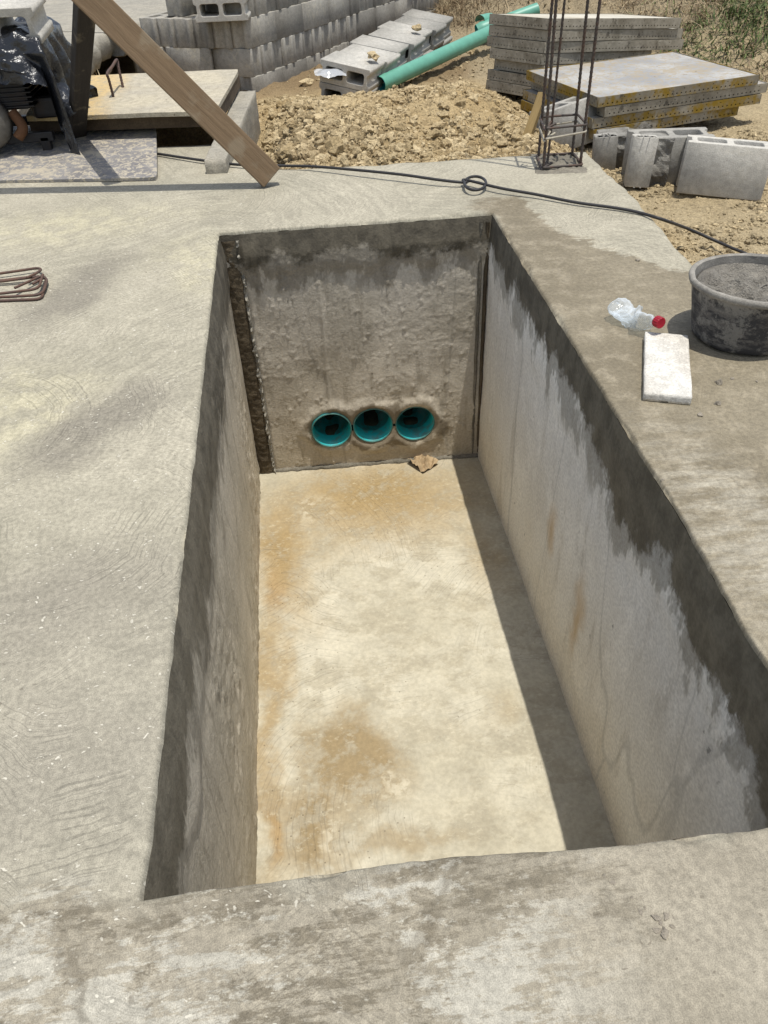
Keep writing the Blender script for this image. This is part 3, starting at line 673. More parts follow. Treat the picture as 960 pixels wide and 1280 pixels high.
x_ = np.where(u_ < .70, -.2+1.65*r1, np.where(u_ < .90, 1.17+1.25*r1, -.2+2.9*r1)); y_ = np.where(u_ < .70, 3.42+2.2*r2**1.25, np.where(u_ < .90, 2.0+2.7*r2, 5+3*r2))
dens = fbm(np.stack([x_*2.6, y_*2.6, 0*x_+3.], -1), 2, 301); pile = np.exp(-(((x_-.12)/.42)**2+((y_-3.7)/.3)**2))
ok = ~((x_ < 1.25) & (y_ < 3.45)) & (rng.random(N_) < .16+1.5*sst(-.12, .3, dens)+.7*pile); x_, y_, pile, dens = x_[ok], y_[ok], pile[ok], dens[ok]
s_ = np.minimum(.003+.0028*rng.pareto(1.75, len(x_))*(.75+.9*pile+.4*sst(.1, .35, dens)), .026); s_ = np.where(x_ > 1.2, np.minimum(s_, .014), s_); s_ = np.where(y_ > 5.6, np.minimum(s_, .02), s_)
rocks(np.c_[x_, y_, gh(x_, y_), s_], 'soil_clods', M_CLOD, kind='stuff')
bigs = [((383, 104), 'large yellow clay clod lying against the foot of the block stack', .05), ((420, 184), 'dark lumpy clod low on the soil heap near the slab edge', .045),
        ((592, 66), 'brown clod lying alone on the bare soil below the green pipe', .036), ((545, 168), 'pale flat clod in the middle of the soil heap', .04),
        ((362, 188), 'shaded clod at the left foot of the soil heap', .05), ((455, 97), 'pale clod at the end of the green pipe', .035), ((575, 130), 'tan clod on the right side of the soil heap', .035)]
for (px, py), lab, s in bigs:
    z = -.05
    for _ in range(12): q = P(px, py, z=z); z = float(gh(q[0], q[1], False))+.01
    o = rocks([(0, 0, 0, s)], 'clay_clod', M_CLOD, label=lab, cat='clod', group='larger clods on the soil heap'); o.location = (q[0], q[1], z-.005)

# ------------------------------------------------------------------ old broken pavement, upper left
ED = [P(*q, z=.12)[:2] for q in [(232, 3), (205, 22), (178, 27), (158, 33), (150, 42), (135, 40), (118, 50), (110, 62), (90, 78), (60, 92), (0, 130)]]
ED = [(ED[0][0]+.6, ED[0][1]+3)]+ED; e = resample(np.array(ED), 220); e = e+np.stack([fbm(np.c_[e*7, np.zeros(220)], 4, 401), fbm(np.c_[e*7, np.zeros(220)], 4, 402)], 1)*.06
lv = np.array([-.10, -.06, 0, .006]); VV = []
for i in range(220):
    nrm = np.array([-.9, .43])
    row = [(e[i]+nrm*.10, -.03), (e[i]+nrm*.02, -.025), (e[i]-nrm*.008, .02), (e[i]-nrm*.004, .07), (e[i]+nrm*.006, .112), (e[i]+nrm*.03, .12), (e[i]+nrm*.3, .122), (e[i]+nrm*1.2, .125), (e[i]+nrm*6, .14)]
    for k, (xy, z) in enumerate(row):
        a = .022 if k < 4 else (.006 if k < 6 else 0); VV.append((*(xy+fbm(np.array([[e[i][0]*16, e[i][1]*16, k*1.]]), 3, 410)[0]*a*np.array([1, -.4])), z+vn(np.array([[e[i][0]*20, e[i][1]*20, k]]), 411)[0]*a*.6))
tag(mk('broken_pavement', VV, gridfaces(220, 9), M_OLD), kind='structure')

# ------------------------------------------------------------------ vegetation
def blades(name, spots, mat, hmin, hmax, wid, lean, **k):
    sp = np.array(spots, float); n = len(sp); h = rng.uniform(hmin, hmax, n)*sp[:, 3]; a = rng.uniform(0, 2*PI, n); d = np.c_[np.cos(a), np.sin(a), 0*a]; sd = np.c_[-d[:, 1], d[:, 0], 0*a]
    l = rng.uniform(.2, 1, n)*lean; w_ = wid*rng.uniform(.6, 1.3, n); VV = []
    for t in (0, .4, .75, 1):
        c = sp[:, :3]+d*(h*l*t**1.6)[:, None]; c[:, 2] += h*(t-.45*l*t*t); ww = (w_*(1-t*.9))[:, None]; VV += [c-sd*ww, c+sd*ww]
    VV = np.stack(VV, 1).reshape(-1, 3); b = np.arange(n)*8; FF = np.stack([np.stack([b+2*q, b+2*q+1, b+2*q+3, b+2*q+2], 1) for q in range(3)], 1).reshape(-1, 4)
    return tag(mk(name, VV, FF, mat, attrs={'rnd': np.repeat(rng.random(n), 8)}), **k)
def scatter(n, x0, x1, y0, y1, prob):
    x, y = rng.uniform(x0, x1, n), rng.uniform(y0, y1, n); ok = rng.random(n) < prob(x, y); return x[ok], y[ok]
def nz(x, y, f, s): return fbm(np.stack([x*f, y*f, 0*x+1.], -1), 3, s)
def grown(x, y): return np.maximum(sst(4.55, 4.85, y+.25*nz(x, y, 3, 4))*sst(2.42, 2.6, x+.1*nz(x, y, 4, 5)), sst(7.6, 8.3, y+.3*nz(x, y, 3, 6)+.35*(x-1.6)))*sst(.9, 1.3, x+.5*(y-7.5))
gmask = lambda x, y: np.clip(np.exp(-(((x-3.0)/.38)**2+((y-5.5)/.45)**2))*1.3+np.exp(-(((x-2.62)/.2)**2+((y-5.5)/.4)**2))*.7+np.exp(-(((x-2.3)/.7)**2+((y-9.2)/.7)**2))*.9+.6*sst(3.3, 4.2, x)+.35*nz(x, y, 2.2, 502), 0, 1)
x_, y_ = scatter(110000, .9, 5, 4.4, 11, lambda x, y: grown(x, y)*(1-.65*gmask(x, y))*(.65+.9*nz(x, y, 1.7, 501)))
blades('dry_grass', np.c_[x_, y_, gh(x_, y_, False)-.01, rng.uniform(.4, 1, len(x_))], M_STRAW, .06, .22, .0032, 2.4, kind='stuff')
x_, y_ = scatter(80000, 1.2, 5, 4.6, 11, lambda x, y: grown(x, y)*gmask(x, y)*.9)
blades('green_weeds', np.c_[x_, y_, gh(x_, y_, False)-.01, rng.uniform(.4, 1, len(x_))], M_WEED, .05, .17, .0048, 1.8, kind='stuff')
# tufts below the broken pavement
i_ = rng.integers(20, 200, 500); q = e[i_]+np.array([.9, -.43])*rng.uniform(-.02, .32, 500)[:, None]
blades('dry_grass', np.c_[q, gh(q[:, 0], q[:, 1], False)-.01, np.full(500, .6)], M_STRAW, .06, .2, .004, 1.8, kind='stuff')

# ------------------------------------------------------------------ concrete blocks
BLK_L, BLK_T, BLK_H = .345, .130, .170
def block_mesh(Lx, T, H, name):
    g = .016; w_ = .030  # groove in each end
    o = [(-Lx/2, -T/2), (Lx/2, -T/2), (Lx/2, -T/2+w_), (Lx/2-g, -T/2+w_+.010), (Lx/2-g, T/2-w_-.010), (Lx/2, T/2-w_), (Lx/2, T/2), (-Lx/2, T/2),
         (-Lx/2, T/2-w_), (-Lx/2+g, T/2-w_-.010), (-Lx/2+g, -T/2+w_+.010), (-Lx/2, -T/2+w_)]
    cw = (Lx-.10)/2; ho = [rrect(s*(cw/2+.013), 0, cw-.002, T-.062, .016) for s in (-1, 1)]
    me = extrude_profile(o, [h[::-1] for h in ho], H, .0025); me.name = name; return me
BM_S = block_mesh(BLK_L, BLK_T, BLK_H, 'hollow_block'); BM_S.materials.append(M_BLK.m)
BM_P = block_mesh(BLK_L, BLK_T, .205, 'hollow_block'); BM_P.materials.append(M_BLK2.m)
BM_B = block_mesh(.335, .145, .20, 'hollow_block'); BM_B.materials.append(M_BLK2.m)
def block(me, loc, rot, label, group=None):
    o = bpy.data.objects.new('concrete_block', me); COL.objects.link(o); o.location = loc
    if isinstance(rot, Matrix): o.rotation_euler = rot.to_euler()
    else: o.rotation_euler = rot
    return tag(o, label, 'block', group)
CR = np.array([-.236, 6.10]); rd = np.array([.56, .83]); rd /= np.linalg.norm(rd); ldir = np.array([-.90, .44]); ldir /= np.linalg.norm(ldir)
ar = math.atan2(rd[1], rd[0]); al = math.atan2(ldir[1], ldir[0]); inn = np.array([-rd[1], rd[0]])
Z0 = -.325; GS = 'hollow blocks stacked in courses'
CN = ['bottom', 'second', 'third', 'fourth', 'fifth']
for c in range(5):
    z = Z0+c*BLK_H+.001*c; base = CR+inn*rng.uniform(-.008, .008); k = 0; s = 0.0
    # which stretches of the long side show block ends (headers) and which show faces (stretchers)
    plan = {0: [('f', 3), ('h', 12), ('f', 3)], 1: [('h', 11), ('f', 3), ('h', 11)], 2: [('f', 4), ('h', 5), ('f', 3), ('h', 7)], 3: [('h', 6), ('f', 2), ('h', 6), ('f', 2), ('h', 4)], 4: [('h', 4), ('f', 3), ('h', 8)]}[c]
    for typ, cnt in plan:
        for _ in range(cnt):
            j = rng.uniform(-.009, .009); dz = rng.uniform(0, .0015); jr = rng.uniform(-.02, .02)
            lab = f'{ORD[k]} block from the near corner, {CN[c]} course, long side of grey block stack'
            if typ == 'f':
                q = base+rd*(s+BLK_L/2)+inn*(BLK_T/2+j); block(BM_S, (*q, z+dz), (0, 0, ar+jr), lab, GS); s += BLK_L+.006
            else:
                q = base+rd*(s+BLK_T/2)+inn*(BLK_L/2+j); block(BM_S, (*q, z+dz), (0, 0, ar+PI/2+jr), lab, GS); s += BLK_T+.004
            k += 1
    # short side, seen from the pit
    if c == 3: continue
    if c % 2 == 0 and c != 0:
        n = 5; s = BLK_T+.006; 
        for i in range(n if c < 3 else 2):
            q = CR+ldir*(s+BLK_T/2)+rd*(BLK_L/2+rng.uniform(-.012, .012)); s += BLK_T+.012
            block(BM_S, (*q, z), (0, 0, ar+rng.uniform(-.03, .03)), f'{ORD[i]} end-on block from the near corner, {CN[c]} course, short side of grey block stack', GS)
    else:
        s = BLK_L+.01 if c == 1 else BLK_T+.01
        q = CR+ldir*(s*.98+BLK_L/2-.01)+rd*(BLK_T/2+.0); 
        if c == 1:
            s0 = BLK_L*.99
            for i in range(1):
                q = CR+ldir*(s0+.155)+rd*(BLK_T/2+.01); block(BM_S, (*q, z), (0, 0, al), f'face-on block in the {CN[c]} course, short side of grey block stack', GS)
            for i in range(2):
                q = CR+ldir*(s0+.345+BLK_T*(i+.5)+.01*i)+rd*(BLK_L/2+.01); block(BM_S, (*q, z), (0, 0, ar), f'{["inner", "outermost"][i]} end-on block in the {CN[c]} course, short side of grey block stack', GS)
        else:
            for i in range(2): q = CR+ldir*(BLK_T+BLK_L*(i+.5)+.01*i)+rd*(BLK_T/2); block(BM_S, (*q, z), (0, 0, al), f'{["inner", "outer"][i]} block in the {CN[c]} course, short side of grey block stack', GS)
# the loose block lying on the ledge with its two openings to the front, and one standing beside it
zt = Z0+3*(BLK_H+.001)+.003
q = P(278, 27, z=zt)[:2]; yaw = math.radians(-6)
block(BM_P, (q[0], q[1]-.0, zt+BLK_T/2), Matrix.Rotation(yaw, 4, 'Z') @ Matrix.Rotation(-PI/2, 4, 'X'), 'pale block lying on its face atop the stack, two oval openings facing the pit')
q = CR+ldir*(BLK_T*4.5)+rd*.25; block(BM_S, (*q, zt-.002), (0, 0, ar), 'dark upright block standing on the left corner of the stack', GS)

# the row of blocks laid flat beside the pipe (two layers)
A0 = P(400, 74, z=0); u = np.array([.31, -.16, -.055]); u /= np.linalg.norm(u); v = np.array([.55, .835, .0]); v /= np.linalg.norm(v); v = v-u*v.dot(u); v /= np.linalg.norm(v); nn_ = np.cross(u, v)
pitch = .262
for layer in (0, 1):
    for i in range(7):
        sh = [0, .02, -.012, .022, -.014, .016, -.008][i]*(1 if layer == 0 else -1.2)
        o3 = np.array(A0)+u*(BLK_L/2+sh)+v*(pitch*i+.004)-nn_*(BLK_T/2+layer*(BLK_T+.003))+nn_*rng.uniform(-.006, .003)
        jit = rng.uniform(-.04, .04)
        M = Matrix((( *[u[0], nn_[0]*-1, v[0]], 0), (u[1], -nn_[1], v[1], 0), (u[2], -nn_[2], v[2], 0), (0, 0, 0, 1)))
        o = block(BM_P, o3, (M @ Matrix.Rotation(jit*.5, 4, 'Y')), f'{ORD[i]} block from the pit in the {["upper", "lower"][layer]} layer of flat blocks beside green pipe', 'blocks laid flat in a row beside the pipe')
        o.scale = (1, 1, pitch/.205*.968)
# ------------------------------------------------------------------ green pipes on the soil
def pipe(name, a, b, r, label, bell=None, wear=None):
    a, b = np.array(a), np.array(b); t = empty('green_pipe', tuple(a), label=label, cat='pipe', group='green plastic pipes on the soil')
    pth = np.array([a+(b-a)*i/30 for i in range(31)])-a
    v_, f_ = tube_data(pth, r, 24, cap=False); mk('pipe_body', v_, f_, M_PIPE, t)
    v_, f_ = tube_data(pth[::-1], r-.005, 24, cap=False); mk('pipe_bore', v_, f_, M_TEAL, t)
    if bell:
        d = (b-a)/np.linalg.norm(b-a); L_ = np.linalg.norm(b-a); s0, s1 = bell
        pth = np.array([d*(s0+(s1-s0)*i/12) for i in range(13)]); rr = [r+.001]+[r+.004]+[r+.010]*11
        v_, f_ = tube_data(pth, rr, 24, cap=False); mk('pipe_socket', v_, f_, M_PIPE, t)
    return t
p0 = P(474, 106, z=-.17); p1 = P(640, 28, z=-.09)
pipe('green_pipe', p0, p1, .050, 'long dusty green pipe running beside the flat blocks, its near end buried in soil')
p0 = P(596, 40, z=-.14); p1 = P(672, 12, z=-.02)
pipe('green_pipe', p0, p1, .050, 'short green pipe with a socket, lying behind the far end of the long pipe', bell=(.0, .22))
# socket fragment
q = P(600, 27, z=-.075); V = []
for i in range(6):
    for k in range(12): a = PI*k/11; V.append((.13*i/5*.83+.0, .16*i/5*.55, 0)+np.array([-.55*math.cos(a)*.055, .83*math.cos(a)*.055, math.sin(a)*.045])*(1+.06*vn(np.array([i, k*.7, 3.]), 3)))
V = np.array(V); V2 = V*np.array([.97, .97, 1])-np.array([0, 0, .005])
tag(mk('pipe_fragment', np.vstack([V, V2]), gridfaces(6, 12)+gridfaces(6, 12, 72), M_PIPE, loc=tuple(q)), 'broken half-round green socket piece lying on the far pipe end', 'pipe fragment')
# plastic scrap under the flat blocks
V = []; n = 26
for i in range(n):
    for j in range(n):
        a, b = (i/(n-1)-.5)*.2, (j/(n-1)-.5)*.13; V.append((a, b, .02+.03*fbm(np.array([a*14, b*14, 0]), 3, 7)+.03*math.cos(a*14)*math.cos(b*20)))
tag(mk('plastic_wrap', V, gridfaces(n, n), M_WRAP, loc=tuple(P(413, 97, z=-.10))), 'clear crumpled plastic scrap tucked under the nearest flat block', 'plastic')

# ------------------------------------------------------------------ formwork panels
def panel(c0, ex, ey, lx, ly, z, th, face, edge, label, group):
    """c0 near corner, ex along the front edge, ey along the left edge"""
    a = math.atan2(ex[1], ex[0]); t = empty('steel_formwork', (c0[0], c0[1], z), (0, 0, a), label=label, cat='formwork panel', group=group)
    sg = 1
    bm = bevbox(lx-.012, ly-.012, .012, .002, 1, (lx/2, ly/2, th-.0085)); bmo('panel_face', bm, face, t)
    bm = bevbox(lx-.03, ly-.03, .006, 0, 1, (lx/2, ly/2, .006)); bmo('panel_back', bm, edge, t)
    def rail(L_, loc, rot):
        """edge rail with a row of punched holes along its lower half and sparse ones above"""
        hs = []; x = .03
        while x < L_-.03:
            hs.append([(x+.0042*math.cos(q), th*.28+.0042*math.sin(q)) for q in [k*PI/3 for k in range(6)]][::-1]); x += .026
        x = .06
        while x < L_-.05:
            hs.append([(x+.003*math.cos(q), th*.72+.003*math.sin(q)) for q in [k*PI/3 for k in range(6)]][::-1]); x += .085
        me = extrude_profile([(0, 0), (L_, 0), (L_, th), (0, th)], hs, .005, .0006); me.materials.append(edge.m)
        me.transform(Matrix.Rotation(PI/2, 4, 'X')); o = bpy.data.objects.new('edge_rail', me); link(o, t); o.location = loc; o.rotation_euler = (0, 0, rot)
        bm = bevbox(L_-.01, .002, th-.006, 0, 1, (L_/2, .009, th/2)); bmo('hole_shade', bm, M_HOLE_SHADE, o)  # dark sheet stands in for the shade inside the holes
    rail(lx, (0, .005, 0), 0); rail(ly, (lx-.005, 0, 0), PI/2); rail(lx, (lx, ly-.005, 0), PI); rail(ly, (.005, ly, 0), -PI/2)
    return t
TH = .044; NP_R = ['topmost', 'second', 'third', 'bottom']
n0 = P(748, 122, z=.075)[:2]; n1 = P(958, 92, z=.075)[:2]; ex = (n1-n0)/np.linalg.norm(n1-n0)
offR = [(0, 0, 0, .93), (.045, .0, .012, .965), (-.01, .01, -.005, .99), (.0, .0, .03, .87)]
for i in range(4):
    dx, dy, da, lx = offR[i]; a = math.atan2(ex[1], ex[0])+da; e2 = np.array([math.cos(a), math.sin(a)]); c = n0+e2*dx+np.array([-e2[1], e2[0]])*dy
    z = .075-TH-(TH+.003)*i
    panel(c, e2, None, lx, .70, z, TH, M_FACE, M_EDGEY if i in (0, 2, 3) else M_EDGE,
          ['topmost wide formwork panel of the low stack, blue-grey splashed face and yellow edge', 'second panel down in the low yellow-edged stack, grey edge jutting right',
           'third panel down in the low stack, bright yellow worn edge', 'bottom panel of the low yellow-edged stack, shorter, resting on soil'][i], 'panels of the low formwork stack')
TH2 = .052; c0 = np.array([1.415, 4.76, .288]); LL = ['topmost panel of the tall grey formwork stack, its top white with dust', 'second panel down in the tall grey formwork stack, jutting right', 'third panel down in the tall grey formwork stack, dark dirty edge',
      'fourth panel down in the tall grey formwork stack', 'fifth panel down in the tall grey formwork stack', 'sixth panel down in the tall grey formwork stack', 'bottom panel of the tall grey formwork stack, casting shade on soil']
EX = Vector((.90, .44, -.105)).normalized(); EZ = Vector((.07, .088, 1)); EZ = (EZ-EX*EZ.dot(EX)).normalized(); EY = EZ.cross(EX); RS = Matrix((EX, EY, EZ)).transposed()
offL = [(0, 0, .0, 1.06), (.01, .0, .01, 1.10), (-.0, .01, -.01, 1.12), (-.015, .01, .02, .9), (.005, .0, -.01, .9), (-.01, .02, .02, .9), (-.01, .02, .03, .9)]
for i in range(7):
    dx, dy, da, lx = offL[i]; zz = -(TH2+.003)*(i+1); o_ = Vector(c0)+RS @ Vector((dx, dy, zz))
    t = panel(np.array([0, 0]), np.array([1., 0]), None, lx, .50 if i < 3 else .43, 0, TH2, M_FACEW, M_EDGE, LL[i], 'panels of the tall formwork stack')
    t.location = o_; t.rotation_euler = (RS @ Matrix.Rotation(da, 3, 'Z')).to_euler()
# ------------------------------------------------------------------ loose blocks by the slab edge
ZG = -.165
def up(px, py, z): return P(px, py, z=z)
b = P(848, 246, z=ZG)[:2]; b2 = P(945, 251, z=ZG)[:2]; d = (b2-b)/np.linalg.norm(b2-b); a = math.atan2(d[1], d[0]); c = b+d*.155+np.array([-d[1], d[0]])*.072
block(BM_B, (*c, ZG+.002), Euler((math.radians(-4), math.radians(3), a)).to_matrix().to_4x4(), 'clean whole grey block standing upright, nearest the bucket, plain face to the pit')
b = P(838, 167, z=.035); block(BM_B, (b[0]+.01, b[1]+.02, ZG-.002), (0, 0, math.radians(-8)), 'grey block with two open cores upward behind the loose blocks')
def broken(lab, c, dim, rot, seed, ax=(1, -1)):
    t = empty('broken_block', c, rot, label=lab, cat='block'); bmo('block_body', roughbox(*dim, .014, .004, (0, 0, dim[2]/2), 20, seed, (ax[0], ax[1], .03)), M_BROKE, t, smooth=False)
    return t
def half(lab, px, py, w_, rot, seed, hh=.195):
    """a snapped block: one grooved end left whole, the rest a rough broken face"""
    q = P(px, py, z=ZG)[:2]; c_, s_ = math.cos(rot[2]), math.sin(rot[2]); t = broken(lab, (q[0]+c_*w_*.5-s_*.07, q[1]+s_*w_*.5+c_*.07, ZG+.002), (w_, .13, hh), rot, seed)
    g_ = block_mesh(.10, .062, hh+.004, 'grooved_end'); g_.transform(Matrix.Translation((-w_/2+.025, -.062, 0))); g_.materials.append(M_BLK2.m); o = bpy.data.objects.new('grooved_end', g_); link(o, t); return t
half('broken block half with a grooved left end, standing against the clean block', 787, 236, .15, (math.radians(-5), math.radians(3), math.radians(-12)), 5)
half('broken block piece with a rough speckled face, beside the slab corner', 747, 214, .15, (0, math.radians(-3), math.radians(-10)), 15, .15)
b = P(745, 190, z=ZG)[:2]; broken('flat broken concrete shard lying against the panel stack', (b[0]+.16, b[1]+.12, ZG+.03), (.26, .16, .05), (math.radians(10), math.radians(-12), .3), 8, (2, 1))
b = P(716, 190, z=ZG)[:2]; block(BM_B, (b[0]-.0, b[1]+.06, ZG+.01), Euler((math.radians(-10), math.radians(-6), math.radians(24))).to_matrix().to_4x4(), 'pale block leaning behind the upright bars, rough top edge')

# ------------------------------------------------------------------ upright bars
def rebar(path, r, n):
    p = resample(path, n); rr = np.full(n, r*.9); rr[::3] = r*1.1; return tube_data(p, rr, 8)
rc = empty('rebar_column', (*P(702, 204)[:2], 0), label='bundle of upright ribbed bars tied with a stirrup, rising from the slab corner', cat='rebar')
rb = np.array(P(702, 204)); feet = [(679, 213), (673, 197), (715, 195), (725, 208), (684, 207)]; tops = [(0, 0), (.02, 0), (.0, .0), (.005, -.0), (.028, -.055)]
for i, (f_, t_) in enumerate(zip(feet, tops)):
    q = np.array(P(*f_))-rb; q[2] = -.01; e_ = q+np.array([t_[0], t_[1], 2.2]); mid = (q+e_)/2+np.array([.01*vn(np.array([i*3.1, 0, 0]), 4), .01, 0])
    v_, ff = rebar(smoothpath([q, mid, e_], 30), .0062 if i < 4 else .005, 420); mk('bar', v_, ff, M_REBAR, rc)
def stirrup(z, mat, r, tilt, ext=.010, name='stirrup'):
    c = [np.array(P(*f_))-rb for f_ in feet[:4]]; pts = []
    cen = sum(c)/4; loop = []
    for k in (0, 3, 2, 1):
        d = c[k]-cen; d = d/np.linalg.norm(d[:2])*ext; w_ = c[k]+d; loop.append(np.array([w_[0], w_[1], z+tilt*(w_[0])]))
    pts = [loop[0]*.7+loop[1]*.3+np.array([0, .02, .015]), loop[0]+np.array([0, 0, .004]), loop[1], loop[2], loop[3], loop[0]*.999+np.array([0, .0, -.006]), loop[0]*.8+loop[1]*.2+np.array([.0, .04, .02])]
    p = resample(np.array(pts), 200); p = np.array([p[max(0, i-3):i+4].mean(0) for i in range(200)])
    v_, ff = tube_data(p, r, 8); return mk(name, v_, ff, mat, rc)
stirrup(.125, M_TIE, .0042, .10); stirrup(.155, M_REBAR, .0045, .02); stirrup(.008, M_REBAR, .005, 0)
stirrup(.62, M_REBAR, .0045, .03)
# rough cast patch the bars stand in
n = 26; V = []
cs = [np.array(P(*q))[:2] for q in [(668, 218), (738, 216), (724, 190), (664, 192)]]
for i in range(n):
    for j in range(n):
        a, b_ = i/(n-1), j/(n-1); q = (cs[0]*(1-a)+cs[1]*a)*(1-b_)+(cs[3]*(1-a)+cs[2]*a)*b_; ee = min(a, 1-a, b_, 1-b_)
        V.append((q[0]-rb[0], q[1]-rb[1], min(ee*5, 1)*.011*(.2+abs(fbm(np.array([q[0]*40, q[1]*40, 0]), 3, 8))*2.4)-.002))
mk('rough_footing', V, gridfaces(n, n), M_OLDDK, rc)
# slanting timber stake
q0 = np.array(P(650, 197, z=-.10)); q1 = np.array(P(678, 118, y=q0[1]+.22)); d = Vector(q1-q0); L_ = d.length
t = bmo('wooden_stake', bevbox(.038, .034, L_+.1, .004, 2, (0, 0, L_/2-.05)), M_STAKE, loc=tuple(q0), rot=d.to_track_quat('Z', 'Y').to_euler()); tag(t, 'square tan timber stake leaning out of the soil beside the upright bars', 'stake')

# ------------------------------------------------------------------ open chamber and its cover, upper left
ch = empty('concrete_chamber', (-.75, 4.3, 0), label='low concrete chamber at the slab edge, dark opening under its cover', cat='chamber')
chl = np.array([-.75, 4.3, 0])
def cb(name, bm, mat, **k): o = bmo(name, bm, mat, **k); o.parent = ch; o.matrix_parent_inverse = Matrix.Translation(tuple(-chl)); return o
def quadbox(name, base, z0, z1, mat, amp=.006, freq=9, seed=0, n=(8, 60, 12)):
    """a wall whose plan is a quad base[0..3]; subdivided and roughened"""
    bm = roughbox(1, 1, 1, .04, 0, (0, 0, 0), 10, seed); A = np.array([v.co[:] for v in bm.verts]); N = np.array([v.normal[:] for v in bm.verts]); b0 = np.array(base)
    a, b_ = A[:, 0]+.5, A[:, 1]+.5; xy = (b0[0]*(1-a)[:, None]+b0[1]*a[:, None])*(1-b_)[:, None]+(b0[3]*(1-a)[:, None]+b0[2]*a[:, None])*b_[:, None]
    zz = z0+(z1-z0)*(A[:, 2]+.5); B_ = np.c_[xy, zz]+N*(fbm(np.c_[xy, zz]*freq, 4, seed)*amp)[:, None]
    B_ += N*(np.clip(fbm(np.c_[xy, zz]*34, 3, seed+3), -.2, 1)*amp*.7)[:, None]
    for v, q in zip(bm.verts, B_): v.co = Vector(q)
    return cb(name, bm, mat, smooth=True)
# right wall: bright top, rough outer side
w0, w1, w2, w3 = P(266, 178, z=.05)[:2], P(292, 178, z=.05)[:2], P(319, 111, z=.06)[:2], P(297, 112, z=.06)[:2]
dn = (w0-w3)/np.linalg.norm(w0-w3); quadbox('chamber_wall', [w0+dn*.28, w1+dn*.26, w2, w3], -.45, .055, M_OLD, .008, 8, 3)
cb('chamber_wall', bevbox(1.1, .12, .6, .006, 2, (-.85, 4.98, -.225)), M_OLD); cb('chamber_wall', bevbox(.12, 1.4, .6, .006, 2, (-1.42, 4.35, -.225)), M_OLD)
cb('chamber_floor', bevbox(1.2, 1.2, .05, 0, 1, (-.85, 4.35, -.72)), M_DAMP)
# cover
lc = [P(30, 146, z=.15)[:2], P(269, 138, z=.15)[:2], P(299, 86, z=.15)[:2], P(60, 96, z=.15)[:2]]
lid = empty('concrete_cover', (*((lc[0]+lc[1])/2), .08), label='flat concrete cover slab with a bent bar handle, lying over the dark chamber', cat='cover slab'); ll = np.array([*((lc[0]+lc[1])/2), .08])
bm = roughbox(1, 1, 1, .05, 0); A = np.array([v.co[:] for v in bm.verts]); a, b_ = A[:, 0]+.5, A[:, 1]+.5; L0 = np.array(lc)
xy = (L0[0]*(1-a)[:, None]+L0[1]*a[:, None])*(1-b_)[:, None]+(L0[3]*(1-a)[:, None]+L0[2]*a[:, None])*b_[:, None]; B_ = np.c_[xy, .128+.022*(A[:, 2]+.5)]; B_ += fbm(B_*6, 3, 9)[:, None]*.003
for v, q in zip(bm.verts, B_): v.co = Vector(q-ll)
bmo('slab_body', bm, M_LID, lid, smooth=False)
low = [L0[0]*.93+L0[3]*.07, L0[1]*.93+L0[2]*.07-[.004, 0], L0[2]-[.004, .01], L0[3]]; bm = bmesh.new()
vs = [bm.verts.new(Vector((*q, z_))-Vector(ll)) for z_ in (.07, .1275) for q in low]
for f_ in ((3, 2, 1, 0), (4, 5, 6, 7), (0, 1, 5, 4), (1, 2, 6, 5), (2, 3, 7, 6), (3, 0, 4, 7)): bm.faces.new([vs[k] for k in f_])
bmo('cover_edge', bm, M_LIDSIDE, lid)
h0, h1 = P(142, 121, z=.15), P(154, 110, z=.15); hz = .20
t0 = P(134, 92, y=h0[1]-.01); t1 = P(146, 75, y=h1[1]+.05); 
v_, ff = rebar(smoothpath([h0-[0, 0, .03], h0*.3+t0*.7, t0, (t0+t1)/2, t1, h1*.3+t1*.7, h1-[0, 0, .03]], 60), .0065, 120); mk('handle', np.array(v_)-ll, ff, M_REBRN, lid)
# splashed formwork board lying in front
bd = [P(-60, 227, z=.012)[:2], P(196, 220, z=.02)[:2], P(195, 157, z=.05)[:2], P(-90, 160, z=.05)[:2]]
bz = .0; bm = roughbox(1, 1, 1, .05, 0); A = np.array([v.co[:] for v in bm.verts]); a, b_ = A[:, 0]+.5, A[:, 1]+.5; L0b = np.array(bd)
xy = (L0b[0]*(1-a)[:, None]+L0b[1]*a[:, None])*(1-b_)[:, None]+(L0b[3]*(1-a)[:, None]+L0b[2]*a[:, None])*b_[:, None]
B_ = np.c_[xy, .001+.014*(A[:, 2]+.5)+.036*b_+.004*np.sin(a*3)*b_]; bl = np.array([*xy.mean(0), 0]); 
for v, q in zip(bm.verts, B_): v.co = Vector(q-bl)
o = bmo('formwork_board', bm, M_BOARD, loc=tuple(bl)); tag(o, 'wide grey formwork board splashed with dried cement, lying on the slab edge', 'board')

# ------------------------------------------------------------------ plank and the post behind it
s0 = np.array([-.105, 3.262, 0]); e1 = np.array([-.668, 3.299, .648]); d = (e1-s0)/np.linalg.norm(e1-s0); zc = np.array([d[2]*-1, 0, d[0]]); zc = -zc if zc[2] < 0 else zc
Lp = 1.62; X3 = Vector(d); Y3 = Vector((0, 1, 0)); Y3 = (Y3-X3*Y3.dot(X3)).normalized(); Z3 = X3.cross(Y3); rot = Matrix((X3, Y3, Z3)).transposed()
tilt = Matrix.Rotation(math.radians(16), 3, 'X'); bm = bevbox(Lp, .042, .098, .004, 2, (Lp/2, 0, 0))
o = bmo('wooden_plank', bm, M_PLANK, loc=tuple(s0+np.array([.0, 0, .030])), rot=(rot @ tilt).to_euler()); tag(o, 'weathered brown timber plank leaning with its lower end on the slab', 'plank')
q0 = np.array([-1.035, 4.13, -.02]); q1 = np.array([-.675, 3.40, .65]); q1 = P(106, 8, y=3.40); d = Vector(q1-q0)
